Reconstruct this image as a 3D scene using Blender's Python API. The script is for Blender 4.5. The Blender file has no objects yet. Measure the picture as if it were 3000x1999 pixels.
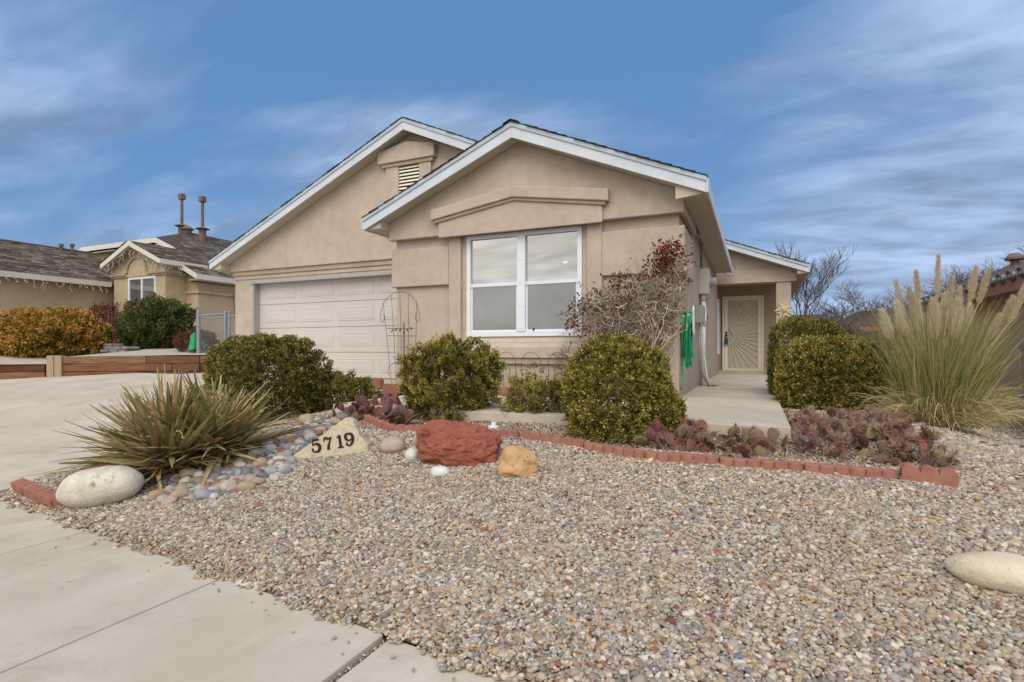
import bpy, bmesh, math, random
import numpy as np
from mathutils import Vector, Matrix, noise
from math import sin, cos, pi, radians, atan2, sqrt
random.seed(7); rng = np.random.default_rng(7)
S = bpy.context.scene
COL = S.collection

# ------------------------------------------------------------------ camera, sky, sun, exposure
cam = bpy.data.objects.new('camera', bpy.data.cameras.new('camera')); COL.objects.link(cam)
cam.location = (0, 0, 0); cam.rotation_euler = (radians(90), 0, atan2(559, 1257))
cam.data.sensor_width = 36; cam.data.lens = 19.23; cam.data.shift_y = .0094
cam.data.clip_start = .05; cam.data.clip_end = 6000
S.camera = cam
SUN_EL, SUN_AZ = radians(50), radians(163)          # azimuth clockwise from +Y: behind the camera, a little right
W = bpy.data.worlds.new('World'); S.world = W; W.use_nodes = True
nt = W.node_tree; nt.nodes.clear()
def N(t, ty, **kw):
    n = t.nodes.new(ty)
    for k, v in kw.items():
        if k.startswith('i_'): n.inputs[k[2:].replace('_', ' ')].default_value = v
        else: setattr(n, k, v)
    return n
def ramp(t, pts, interp='LINEAR'):
    r = t.nodes.new('ShaderNodeValToRGB'); cr = r.color_ramp; cr.interpolation = interp
    while len(cr.elements) < len(pts): cr.elements.new(.5)
    for e, (p, c) in zip(cr.elements, pts):
        e.position = p; e.color = (*c, 1) if len(c) == 3 else c
    return r
def g3(v): return (v, v, v)
L = nt.links.new
out = N(nt, 'ShaderNodeOutputWorld'); bg = N(nt, 'ShaderNodeBackground'); bg.inputs['Strength'].default_value = .1
sky = N(nt, 'ShaderNodeTexSky', sky_type='NISHITA', sun_disc=False, sun_elevation=SUN_EL, sun_rotation=SUN_AZ)
sky.altitude = 1600; sky.air_density = 1.25; sky.dust_density = .6; sky.ozone_density = 2.5
tc = N(nt, 'ShaderNodeTexCoord'); sep = N(nt, 'ShaderNodeSeparateXYZ'); L(tc.outputs['Generated'], sep.inputs[0])
# project the direction on a flat cloud deck so the streaks run away to the horizon
zc = N(nt, 'ShaderNodeMath', operation='MAXIMUM'); L(sep.outputs['Z'], zc.inputs[0]); zc.inputs[1].default_value = 0
za = N(nt, 'ShaderNodeMath', operation='ADD'); L(zc.outputs[0], za.inputs[0]); za.inputs[1].default_value = .22
dv = N(nt, 'ShaderNodeVectorMath', operation='DIVIDE'); L(tc.outputs['Generated'], dv.inputs[0])
cmb = N(nt, 'ShaderNodeCombineXYZ'); [L(za.outputs[0], cmb.inputs[i]) for i in range(3)]; L(cmb.outputs[0], dv.inputs[1])
mp = N(nt, 'ShaderNodeMapping'); mp.inputs['Rotation'].default_value = (0, 0, radians(35)); mp.inputs['Scale'].default_value = (.55, 1.0, .3); mp.inputs['Location'].default_value = (3.1, 1.7, 0)
L(dv.outputs[0], mp.inputs['Vector'])
n1 = N(nt, 'ShaderNodeTexNoise', i_Scale=1.1, i_Detail=7, i_Roughness=.5, i_Distortion=.35); L(mp.outputs[0], n1.inputs['Vector'])
mp2 = N(nt, 'ShaderNodeMapping'); mp2.inputs['Rotation'].default_value = (0, 0, radians(20)); mp2.inputs['Scale'].default_value = (1.0, 2.2, .5)
L(dv.outputs[0], mp2.inputs['Vector'])
n2 = N(nt, 'ShaderNodeTexNoise', i_Scale=2.6, i_Detail=9, i_Roughness=.6, i_Distortion=.2); L(mp2.outputs[0], n2.inputs['Vector'])
mx = N(nt, 'ShaderNodeMath', operation='MULTIPLY_ADD'); L(n2.outputs['Fac'], mx.inputs[0]); mx.inputs[1].default_value = .22; L(n1.outputs['Fac'], mx.inputs[2])
# more cloud towards -Y (behind the camera) and to +X
dy = N(nt, 'ShaderNodeMath', operation='MULTIPLY_ADD'); L(sep.outputs['Y'], dy.inputs[0]); dy.inputs[1].default_value = -.30; L(mx.outputs[0], dy.inputs[2])
dx = N(nt, 'ShaderNodeMath', operation='MULTIPLY_ADD'); L(sep.outputs['X'], dx.inputs[0]); dx.inputs[1].default_value = .17; L(dy.outputs[0], dx.inputs[2])
cr = ramp(nt, [(.26, g3(.0)), (.34, g3(.26)), (.43, g3(.66)), (.60, g3(.95))]); bd = N(nt, 'ShaderNodeVectorMath', operation='DOT_PRODUCT'); L(tc.outputs['Generated'], bd.inputs[0]); bd.inputs[1].default_value = (.26, .945, .20)     # a cloud bank low over the right hand houses
bm = N(nt, 'ShaderNodeMapRange', interpolation_type='SMOOTHSTEP'); L(bd.outputs['Value'], bm.inputs[0]); bm.inputs[1].default_value = .90; bm.inputs[2].default_value = 1.0; bm.inputs[3].default_value = 0; bm.inputs[4].default_value = .16
bs_ = N(nt, 'ShaderNodeMath', operation='ADD'); L(dx.outputs[0], bs_.inputs[0]); L(bm.outputs[0], bs_.inputs[1]); L(bs_.outputs[0], cr.inputs[0])
base = N(nt, 'ShaderNodeMix', data_type='RGBA'); base.inputs[0].default_value = .72
L(sky.outputs[0], base.inputs[6]); base.inputs[7].default_value = (1.0, 2.4, 4.9, 1)     # thin high veil over the clear blue
mixc = N(nt, 'ShaderNodeMix', data_type='RGBA'); L(cr.outputs[0], mixc.inputs[0]); L(base.outputs[2], mixc.inputs[6])
cwarm = ramp(nt, [(.28, (.98, .94, .86)), (.60, (.27, .35, .50))]); L(N(nt, 'ShaderNodeMath', operation='MULTIPLY_ADD').outputs[0], cwarm.inputs[0])
ym = nt.nodes[-1] if False else [n for n in nt.nodes if n.type == 'MATH'][-1]; L(sep.outputs['Y'], ym.inputs[0]); ym.inputs[1].default_value = .5; ym.inputs[2].default_value = .5
cs = N(nt, 'ShaderNodeMix', data_type='RGBA', blend_type='MULTIPLY'); cs.inputs[0].default_value = 1; L(cwarm.outputs[0], cs.inputs[6]); cs.inputs[7].default_value = (12.5, 12.5, 12.5, 1)
# slow light and dark patches inside the cloud
n3 = N(nt, 'ShaderNodeTexNoise', i_Scale=2.2, i_Detail=6, i_Roughness=.55, i_Distortion=.3); L(mp2.outputs[0], n3.inputs['Vector']); r3 = ramp(nt, [(.34, g3(.6)), (.66, g3(1.35))]); L(n3.outputs['Fac'], r3.inputs[0])
cs2 = N(nt, 'ShaderNodeMix', data_type='RGBA', blend_type='MULTIPLY'); cs2.inputs[0].default_value = 1; L(cs.outputs[2], cs2.inputs[6]); L(r3.outputs[0], cs2.inputs[7]); L(cs2.outputs[2], mixc.inputs[7])
L(mixc.outputs[2], bg.inputs['Color']); L(bg.outputs[0], out.inputs['Surface'])
sun = bpy.data.objects.new('sun', bpy.data.lights.new('sun', 'SUN')); COL.objects.link(sun)
sun.data.energy = 1.5; sun.data.angle = radians(45); sun.data.color = (1, .95, .88)
sun.rotation_euler = (radians(90) - SUN_EL, 0, -SUN_AZ + pi)
sun.rotation_euler = Vector((sin(SUN_AZ)*cos(SUN_EL), cos(SUN_AZ)*cos(SUN_EL), sin(SUN_EL))).to_track_quat('Z', 'Y').to_euler()
S.view_settings.view_transform = 'Standard'; S.view_settings.look = 'None'; S.view_settings.exposure = .24; S.view_settings.gamma = 1
S.view_settings.use_curve_mapping = False

# ------------------------------------------------------------------ materials
MATS = {}
def mat(name, col, rough=.8, c2=None, scale=8, bump=0, bscale=40, metal=0, spec=.3, attr=None, ramp_pts=None, detail=4, bdist=.01, interp='LINEAR', trans=0, noisef=None):
    """col..c2 mottled by object-space noise; attr: 'rnd' face attribute, 'pc' instancer attribute or 'OBJ' object random -> ramp"""
    m = bpy.data.materials.new(name); m.use_nodes = True; t = m.node_tree; l = t.links.new
    b = t.nodes['Principled BSDF']; b.inputs['Roughness'].default_value = rough; b.inputs['Metallic'].default_value = metal
    b.inputs['Specular IOR Level'].default_value = spec
    tcn = N(t, 'ShaderNodeTexCoord')
    colout = None
    if attr:
        if attr == 'OBJ': a = N(t, 'ShaderNodeObjectInfo'); src = a.outputs['Random']
        elif attr == 'pc': a = N(t, 'ShaderNodeAttribute', attribute_type='INSTANCER', attribute_name='pc'); src = a.outputs['Fac']
        else: a = N(t, 'ShaderNodeAttribute', attribute_name=attr); src = a.outputs['Fac']
        r = ramp(t, ramp_pts, interp); l(src, r.inputs[0]); colout = r.outputs[0]
        if c2 is not None:
            nz = N(t, 'ShaderNodeTexNoise', i_Scale=scale, i_Detail=detail); l(tcn.outputs['Object'], nz.inputs['Vector'])
            r2 = ramp(t, [(.3, g3(c2[0])), (.7, g3(c2[1]))]); l(nz.outputs['Fac'], r2.inputs[0])
            mm = N(t, 'ShaderNodeMix', data_type='RGBA', blend_type='MULTIPLY'); mm.inputs[0].default_value = 1
            l(colout, mm.inputs[6]); l(r2.outputs[0], mm.inputs[7]); colout = mm.outputs[2]
    elif c2 is not None:
        nz = N(t, 'ShaderNodeTexNoise', i_Scale=scale, i_Detail=detail, i_Roughness=.6); l(tcn.outputs['Object'], nz.inputs['Vector'])
        r = ramp(t, ramp_pts or [(.35, col), (.65, c2)]); l(nz.outputs['Fac'], r.inputs[0]); colout = r.outputs[0]
    if colout is not None: l(colout, b.inputs['Base Color'])
    else: b.inputs['Base Color'].default_value = (*col, 1)
    if bump:
        nb = N(t, 'ShaderNodeTexNoise', i_Scale=bscale, i_Detail=5, i_Roughness=.65); l(tcn.outputs['Object'], nb.inputs['Vector'])
        bp = N(t, 'ShaderNodeBump', i_Strength=bump, i_Distance=bdist); l(nb.outputs['Fac'], bp.inputs['Height']); l(bp.outputs[0], b.inputs['Normal'])
    if trans:
        tr = N(t, 'ShaderNodeBsdfTranslucent'); ms = N(t, 'ShaderNodeMixShader'); ms.inputs[0].default_value = trans
        if colout is not None: l(colout, tr.inputs[0])
        else: tr.inputs[0].default_value = (*col, 1)
        l(b.outputs[0], ms.inputs[1]); l(tr.outputs[0], ms.inputs[2]); l(ms.outputs[0], t.nodes['Material Output'].inputs[0])
    MATS[name] = m; return m
def stucco(name, a, b_):
    """troweled stucco: broad pale clouds, damp streaks down the wall and fine sand relief"""
    m = mat(name, a, .92, b_, 1.6, .55, 55, spec=.12, detail=8, bdist=.009)
    t = m.node_tree; l = t.links.new; p = t.nodes['Principled BSDF']
    src = p.inputs['Base Color'].links[0].from_socket
    tcn = N(t, 'ShaderNodeTexCoord'); mpn = N(t, 'ShaderNodeMapping'); mpn.inputs['Scale'].default_value = (1.6, 1.6, 1.1); l(tcn.outputs['Object'], mpn.inputs['Vector'])
    n = N(t, 'ShaderNodeTexNoise', i_Scale=1.2, i_Detail=6, i_Roughness=.65); l(mpn.outputs[0], n.inputs['Vector'])
    r = ramp(t, [(.35, g3(.95)), (.65, g3(1.04))]); l(n.outputs['Fac'], r.inputs[0])
    mm = N(t, 'ShaderNodeMix', data_type='RGBA', blend_type='MULTIPLY'); mm.inputs[0].default_value = 1
    l(src, mm.inputs[6]); l(r.outputs[0], mm.inputs[7])
    # patches of thinner and thicker finish coat
    n2_ = N(t, 'ShaderNodeTexNoise', i_Scale=5, i_Detail=8, i_Roughness=.7); l(tcn.outputs['Object'], n2_.inputs['Vector'])
    r2_ = ramp(t, [(.38, g3(.93)), (.5, g3(1.0)), (.66, g3(1.07))]); l(n2_.outputs['Fac'], r2_.inputs[0])
    m2_ = N(t, 'ShaderNodeMix', data_type='RGBA', blend_type='MULTIPLY'); m2_.inputs[0].default_value = 1; l(mm.outputs[2], m2_.inputs[6]); l(r2_.outputs[0], m2_.inputs[7])
    # dust splashed up from the beds
    sz = N(t, 'ShaderNodeSeparateXYZ'); l(tcn.outputs['Object'], sz.inputs[0])
    wz = N(t, 'ShaderNodeMath', operation='MULTIPLY_ADD'); l(n2_.outputs['Fac'], wz.inputs[0]); wz.inputs[1].default_value = -.5; l(sz.outputs['Z'], wz.inputs[2])
    rz_ = ramp(t, [(0, g3(.55)), (1, g3(0))]); mr = N(t, 'ShaderNodeMapRange'); l(wz.outputs[0], mr.inputs[0]); mr.inputs[1].default_value = -.92; mr.inputs[2].default_value = -.50; l(mr.outputs[0], rz_.inputs[0])
    m3_ = N(t, 'ShaderNodeMix', data_type='RGBA'); l(rz_.outputs[0], m3_.inputs[0]); l(m2_.outputs[2], m3_.inputs[6]); m3_.inputs[7].default_value = (.36, .27, .19, 1)
    l(m3_.outputs[2], p.inputs['Base Color'])
    return m
STUC = stucco('stucco', (.455, .375, .31), (.495, .415, .345))
STUCD = stucco('stucco_trim', (.40, .318, .232), (.43, .348, .258))
STUCN = stucco('stucco_neighbor', (.46, .365, .24), (.50, .40, .27))
STUCR = stucco('stucco_right', (.46, .345, .25), (.50, .38, .28))
SOFF = mat('soffit_paint', (.46, .41, .32), .7, (.50, .45, .36), 3)
FASC = mat('fascia_paint', (.52, .57, .65), .55, (.60, .645, .71), 2.5, .15, 60, detail=6)
FASN = mat('fascia_cream', (.60, .56, .50), .6, (.68, .64, .58), 2)
FASR = mat('fascia_red', (.30, .13, .09), .7, (.36, .17, .12), 3)
DRIP = mat('drip_edge', (.42, .49, .55), .5)
SHING = mat('shingle_dark', (.03, .03, .032), .95, attr='rnd', ramp_pts=[(0, (.02, .022, .025)), (1, (.05, .05, .052))])
SHINN = mat('shingle_brown', (.1, .08, .07), .95, attr='rnd', ramp_pts=[(0, (.08, .058, .045)), (.4, (.15, .115, .088)), (.75, (.22, .175, .14)), (1, (.29, .25, .215))], c2=(.8, 1.1), scale=12, bump=.3, bscale=120)
GDOOR = mat('garage_door_paint', (.52, .485, .47), .5, (.56, .52, .505), 2, .05, 100)
WHITE = mat('white_vinyl', (.72, .77, .84), .4, (.68, .73, .8), 5)
GREYM = mat('grey_metal', (.33, .335, .34), .5, (.4, .4, .4), 20, metal=.3)
BOXW = mat('painted_meter_metal', (.50, .48, .44), .5, (.56, .54, .5), 12)
PVC = mat('pipe_white', (.76, .76, .73), .4, (.8, .8, .77), 10)
BLACK = mat('black_rubber', (.02, .02, .02), .6)
HOSE = mat('green_hose', (.008, .27, .12), .35, (.012, .36, .17), 6, spec=.5)
CREAM = mat('security_door_cream', (.74, .69, .57), .5, (.78, .73, .61), 6)
MESHD = mat('door_screen', (.46, .42, .34), .75, (.50, .455, .37), 3)
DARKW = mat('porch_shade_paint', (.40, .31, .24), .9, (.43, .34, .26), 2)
CONC = mat('concrete', (.45, .40, .325), .9, (.54, .485, .405), .9, .35, 130, spec=.2, detail=9, bdist=.004)
def stain(m, col, sc, lo, hi, amt, stretch=(1, 1, 1)):
    t = m.node_tree; b_ = t.nodes['Principled BSDF']; src = b_.inputs['Base Color'].links[0].from_socket
    tcn = N(t, 'ShaderNodeTexCoord'); mpn = N(t, 'ShaderNodeMapping'); mpn.inputs['Scale'].default_value = stretch; t.links.new(tcn.outputs['Object'], mpn.inputs['Vector'])
    n = N(t, 'ShaderNodeTexNoise', i_Scale=sc, i_Detail=8, i_Roughness=.7); t.links.new(mpn.outputs[0], n.inputs['Vector'])
    r = ramp(t, [(lo, g3(0)), (hi, g3(amt))]); t.links.new(n.outputs['Fac'], r.inputs[0])
    mm = N(t, 'ShaderNodeMix', data_type='RGBA'); t.links.new(r.outputs[0], mm.inputs[0]); t.links.new(src, mm.inputs[6]); mm.inputs[7].default_value = (*col, 1)
    t.links.new(mm.outputs[2], b_.inputs['Base Color']); return m
stain(CONC, (.30, .25, .19), 1.7, .50, .72, .55); stain(CONC, (.27, .23, .18), 70, .60, .70, .6); stain(CONC, (.62, .57, .48), 3.1, .56, .72, .45, (1, .25, 1))
stain(CONC, (.26, .22, .17), 5, .64, .72, .5)
CONCJ = mat('joint_dirt', (.10, .08, .06), .95, (.16, .13, .1), 20)
DIRT = mat('yard_soil', (.12, .09, .065), .98, (.20, .155, .115), 6, .6, 60, detail=8)
FARG = mat('far_ground', (.28, .235, .18), .98, (.36, .31, .25), .6, detail=8)
ASPH = mat('asphalt', (.05, .05, .05), .9, (.065, .063, .06), 5, .3, 200)
HILLM = mat('hill_scrub', (.10, .095, .09), 1, (.16, .145, .125), .02, detail=8)
def blockm():
    return mat('red_concrete_block', (.27, .115, .085), .92, (.38, .175, .13), 9, .5, 120, detail=6, bdist=.004)
BLOCK = blockm()
TIMB = mat('old_timber', (.2, .1, .05), .9, attr='OBJ', ramp_pts=[(0, (.10, .038, .02)), (.5, (.18, .075, .036)), (1, (.27, .15, .085))], c2=(.5, 1.2), scale=5, bump=.5, bscale=30)
TIMBP = mat('grey_timber', (.30, .22, .14), .9, (.42, .33, .22), 6, .5, 30)
# stretch the timber grain along the beams
for mm_ in (TIMB, TIMBP):
    t = mm_.node_tree
    mpn = N(t, 'ShaderNodeMapping'); mpn.inputs['Scale'].default_value = (.35, 6, 6) if mm_ is TIMB else (6, 6, .35)
    tcn = [n for n in t.nodes if n.type == 'TEX_COORD'][0]
    for l_ in list(t.links):
        if l_.from_node == tcn: s_ = l_.to_socket; t.links.remove(l_); t.links.new(mpn.outputs[0], s_)
    t.links.new(tcn.outputs['Object'], mpn.inputs[0])
PEB = [(0, (0.290, 0.258, 0.230)), (0.13, (0.405, 0.361, 0.306)), (0.25, (0.238, 0.228, 0.221)), (0.36, (0.458, 0.413, 0.357)), (0.46, (0.326, 0.310, 0.306)), (0.56, (0.387, 0.292, 0.204)), (0.64, (0.264, 0.194, 0.145)), (0.71, (0.546, 0.499, 0.451)), (0.79, (0.352, 0.249, 0.200)), (0.85, (0.185, 0.172, 0.166)), (0.9, (0.238, 0.112, 0.072)), (0.935, (0.422, 0.310, 0.170)), (0.965, (0.150, 0.172, 0.208)), (0.98, (0.141, 0.056, 0.038))]
PEBM = mat('gravel_pebble', (.4, .4, .4), .75, attr='pc', ramp_pts=PEB, interp='CONSTANT', spec=.3)
COBM = mat('river_stone', (.4, .4, .4), .6, attr='OBJ', ramp_pts=[(0, (.40, .385, .37)), (.16, (.50, .46, .39)), (.3, (.26, .27, .29)), (.4, (.56, .54, .52)), (.56, (.42, .33, .24)), (.66, (.43, .40, .39)), (.78, (.33, .20, .155)), (.86, (.5, .42, .32)), (.94, (.17, .175, .19))], interp='CONSTANT', c2=(.8, 1.12), scale=14, bump=.25, bscale=60)
# the stones' colour is picked by a property stored on each stone so that labels can name it
SOILSTAIN = None
def leafm(name, pts, tr=.25, rough=.55): return mat(name, (0, 0, 0), rough, attr='rnd', ramp_pts=pts, trans=tr, spec=.25)
BOX1 = leafm('boxwood_leaf', [(0, (0.028, 0.039, 0.009)), (0.35, (0.183, 0.182, 0.035)), (0.7, (0.435, 0.358, 0.082)), (0.9, (0.646, 0.494, 0.129)), (1, (0.590, 0.338, 0.129))])
BOX2 = leafm('boxwood_leaf_dark', [(0, (0.023, 0.036, 0.009)), (0.45, (0.156, 0.168, 0.032)), (0.8, (0.389, 0.324, 0.076)), (1, (0.492, 0.312, 0.108))])
BOX3 = leafm('boxwood_leaf_olive', [(0, (0.039, 0.046, 0.009)), (0.4, (0.259, 0.238, 0.044)), (0.8, (0.543, 0.451, 0.110)), (1, (0.711, 0.549, 0.187))])
GOLD = leafm('golden_leaf', [(0, (0.092, 0.084, 0.022)), (0.35, (0.238, 0.180, 0.043)), (0.6, (0.607, 0.336, 0.065)), (1, (0.792, 0.444, 0.119))])
REDB = leafm('red_brown_leaf', [(0, (.07, .025, .015)), (.6, (.17, .06, .035)), (1, (.3, .12, .07))])
JUNI = leafm('juniper_needle', [(0, (0.039, 0.061, 0.024)), (0.5, (0.093, 0.135, 0.036)), (0.8, (0.217, 0.203, 0.061)), (1, (0.310, 0.135, 0.055))])
VINER = leafm('vine_leaf_red', [(0, (.10, .02, .015)), (.6, (.20, .045, .03)), (1, (.28, .10, .05))])
TWIG = mat('dry_twig', (.3, .25, .2), .9, attr='rnd', ramp_pts=[(0, (.07, .045, .035)), (.45, (.22, .17, .135)), (.7, (.42, .36, .30)), (1, (.66, .58, .48))])
VSTEM = mat('vine_stem', (.60, .49, .33), .85, (.42, .33, .22), 10)
BARK = mat('bare_branch', (.10, .075, .06), .95, (.15, .115, .09), 8)
BARK2 = mat('bare_branch_purple', (.12, .085, .08), .95, (.17, .125, .11), 8)
YUC = mat('yucca_leaf', (.1, .1, .05), .6, attr='OBJ', ramp_pts=[(0, (.13, .145, .055)), (.25, (.22, .225, .085)), (.45, (.34, .31, .12)), (.65, (.48, .38, .17)), (.82, (.40, .24, .11)), (.88, (.24, .10, .06)), (1, (.60, .52, .35))], c2=(.8, 1.1), scale=14)
YUCD = leafm('yucca_dry', [(0, (0.138, 0.055, 0.031)), (0.4, (0.299, 0.155, 0.072)), (0.75, (0.483, 0.342, 0.166)), (1, (0.598, 0.519, 0.373))], .1)
GRS = leafm('pampas_blade', [(0, (.10, .15, .03)), (.3, (.20, .24, .055)), (.55, (.36, .34, .11)), (.75, (.50, .40, .20)), (1, (.62, .51, .31))], .3)
STRAW = leafm('straw', [(0, (.22, .14, .075)), (.6, (.42, .32, .17)), (1, (.56, .46, .28))], .2)
PLUM = leafm('plume', [(0, (.58, .45, .27)), (.5, (.78, .70, .53)), (1, (.86, .82, .72))], .45, .8)
PAD = mat('cactus_pad', (.2, .08, .1), .7, attr='OBJ', ramp_pts=[(0, (.14, .055, .05)), (.22, (.24, .09, .07)), (.42, (.17, .09, .095)), (.6, (.105, .07, .075)), (.78, (.25, .135, .10)), (.90, (.20, .17, .08)), (1, (.30, .26, .13))], c2=(.75, 1.15), scale=18, bump=.3, bscale=80)
SPINE = leafm('cactus_spine', [(0, (.20, .085, .06)), (.6, (.38, .24, .18)), (1, (.52, .43, .33))], .1)
LITT = leafm('leaf_litter', [(0, (.10, .03, .018)), (.5, (.19, .065, .035)), (.8, (.34, .16, .07)), (1, (.5, .36, .18))], .15)
IRON = mat('dark_wire', (.05, .05, .045), .6, metal=.4)
GALV = mat('galvanized', (.26, .31, .33), .45, (.33, .37, .39), 10, metal=.6)
PIPEV = mat('vent_pipe', (.13, .10, .075), .8, (.18, .14, .11), 10)
RED1 = mat('candy_red', (.5, .05, .05), .5)

# ------------------------------------------------------------------ mesh helpers
class MB:
    def __init__(s): s.v = []; s.f = []; s.r = []
    def add(s, vs, fs, r=None):
        o = len(s.v); s.v += [tuple(v) for v in vs]; s.f += [tuple(i+o for i in f) for f in fs]
        s.r += [random.random() if r is None else r]*len(fs); return s
    def box(s, x0, x1, y0, y1, z0, z1, r=None):
        vs = [(x, y, z) for z in (z0, z1) for y in (y0, y1) for x in (x0, x1)]
        return s.add(vs, [(0, 2, 3, 1), (4, 5, 7, 6), (0, 1, 5, 4), (2, 6, 7, 3), (0, 4, 6, 2), (1, 3, 7, 5)], r)
    def prism_y(s, poly, y0, y1, r=None):            # polygon in xz (counter-clockwise seen from -Y)
        n = len(poly); vs = [(x, y0, z) for x, z in poly]+[(x, y1, z) for x, z in poly]
        return s.add(vs, [tuple(range(n)), tuple(range(2*n-1, n-1, -1))]+[(i, i+n, (i+1) % n+n, (i+1) % n) for i in range(n)], r)
    def prism_z(s, poly, z0, z1, r=None):            # polygon in xy
        n = len(poly); vs = [(x, y, z0) for x, y in poly]+[(x, y, z1) for x, y in poly]
        return s.add(vs, [tuple(range(n-1, -1, -1)), tuple(range(n, 2*n))]+[(i, (i+1) % n, (i+1) % n+n, i+n) for i in range(n)], r)
    def prism_x(s, poly, x0, x1, r=None):            # polygon in yz
        n = len(poly); vs = [(x0, y, z) for y, z in poly]+[(x1, y, z) for y, z in poly]
        return s.add(vs, [tuple(range(n-1, -1, -1)), tuple(range(n, 2*n))]+[(i, (i+1) % n, (i+1) % n+n, i+n) for i in range(n)], r)
    def tube(s, pts, rad, k=6, r=None, cap=True):
        pts = [Vector(p) for p in pts]; n = len(pts)
        rads = rad if hasattr(rad, '__len__') else [rad]*n
        vs = []; fs = []
        up = Vector((0, 0, 1))
        for i, p in enumerate(pts):
            d = (pts[min(i+1, n-1)]-pts[max(i-1, 0)])
            if d.length < 1e-9: d = Vector((0, 0, 1))
            d.normalize(); a = d.cross(up)
            if a.length < .1: a = d.cross(Vector((1, 0, 0)))
            a.normalize(); b = d.cross(a)
            for j in range(k):
                t = 2*pi*j/k; vs.append(p+(a*cos(t)+b*sin(t))*rads[i])
        for i in range(n-1):
            for j in range(k): fs.append((i*k+j, i*k+(j+1) % k, (i+1)*k+(j+1) % k, (i+1)*k+j))
        if cap: fs += [tuple(range(k-1, -1, -1)), tuple((n-1)*k+j for j in range(k))]
        return s.add(vs, fs, r)
    def mesh(s, name, m, smooth=False, attr=False):
        me = bpy.data.meshes.new(name); me.from_pydata(s.v, [], s.f); me.materials.append(m)
        if attr:
            a = me.attributes.new('rnd', 'FLOAT', 'FACE'); a.data.foreach_set('value', s.r)
        if smooth: me.polygons.foreach_set('use_smooth', [True]*len(me.polygons))
        me.update(); return me
    def build(s, name, m, parent=None, smooth=False, attr=False, bevel=0, kind=None, fix=False):
        me = s.mesh(name, m, smooth, attr)
        if fix or bevel:
            b = bmesh.new(); b.from_mesh(me); bmesh.ops.recalc_face_normals(b, faces=b.faces); b.to_mesh(me); b.free()
        o = link(name, me, parent)
        if bevel:
            md = o.modifiers.new('bevel', 'BEVEL'); md.width = bevel; md.segments = 2; md.limit_method = 'ANGLE'; md.harden_normals = False
        if kind: o['kind'] = kind
        return o
def link(name, me, parent=None):
    """parts are given in world coordinates: a part of an Empty undoes the Empty's own offset"""
    o = bpy.data.objects.new(name, me); COL.objects.link(o)
    if parent is not None:
        o.parent = parent
        if parent.name in LOCS: o.matrix_parent_inverse = Matrix.Translation(-Vector(LOCS[parent.name]))
    return o
LOCS = {}
def thing(name, label, cat, loc=(0, 0, 0), group=None, rel=False, rz=0):
    """an Empty at the thing's base; children are given in world coordinates unless rel"""
    o = bpy.data.objects.new(name, None); COL.objects.link(o); o.empty_display_size = .1
    o.location = loc; o.rotation_euler = (0, 0, rz)
    if not rel: LOCS[o.name] = tuple(loc)
    tag(o, label, cat, group); return o
def tag(o, label, cat, group=None):
    o['label'] = label; o['category'] = cat
    if group: o['group'] = group
    return o
def sub(name, me, parent):               # child placed relative to a parent that sits at the origin of its own thing
    o = bpy.data.objects.new(name, me); COL.objects.link(o); o.parent = parent; return o
def struct(o): o['kind'] = 'structure'; return o
def arr_mesh(name, V, F, m, rnd=None, smooth=False):
    """V (n,3) array, F (m,k) equal-size faces"""
    me = bpy.data.meshes.new(name); n, k = F.shape
    me.vertices.add(len(V)); me.vertices.foreach_set('co', np.ascontiguousarray(V, dtype=np.float32).ravel())
    me.loops.add(n*k); me.loops.foreach_set('vertex_index', np.ascontiguousarray(F, dtype=np.int32).ravel())
    me.polygons.add(n); me.polygons.foreach_set('loop_start', np.arange(0, n*k, k, dtype=np.int32))
    me.materials.append(m)
    if rnd is not None:
        a = me.attributes.new('rnd', 'FLOAT', 'FACE'); a.data.foreach_set('value', np.ascontiguousarray(rnd, dtype=np.float32))
    me.update(calc_edges=True); me.validate()
    if smooth: me.polygons.foreach_set('use_smooth', [True]*n)
    return me
def unit(a): return a/np.maximum(np.linalg.norm(a, axis=-1, keepdims=True), 1e-9)
def leaves(C, Dr, ln, wd, curl=.15):
    """diamond leaves: base points C, directions Dr, lengths, widths -> V, F"""
    n = len(C); side = unit(np.cross(Dr, rng.normal(size=(n, 3)))); nrm = np.cross(Dr, side)
    ln = np.broadcast_to(ln, (n,))[:, None]; wd = np.broadcast_to(wd, (n,))[:, None]
    mid = C+Dr*ln*.5+nrm*ln*curl
    V = np.stack([C, mid+side*wd*.5, C+Dr*ln, mid-side*wd*.5], 1).reshape(-1, 3)
    return V, np.arange(4*n).reshape(n, 4)
def strips(P, Wd, nrm=None):
    """ribbons: P (n,k,3) points, Wd (n,k) widths -> V, F"""
    n, k, _ = P.shape; T = unit(np.gradient(P, axis=1))
    ref = rng.normal(size=(n, 1, 3)) if nrm is None else nrm
    side = unit(np.cross(T, np.broadcast_to(ref, T.shape)))
    V = np.stack([P-side*Wd[..., None]/2, P+side*Wd[..., None]/2], 2).reshape(n*k*2, 3)
    i = np.arange(n)[:, None]*k*2+np.arange(k-1)[None]*2
    F = np.stack([i, i+1, i+3, i+2], -1).reshape(-1, 4); return V, F

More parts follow.
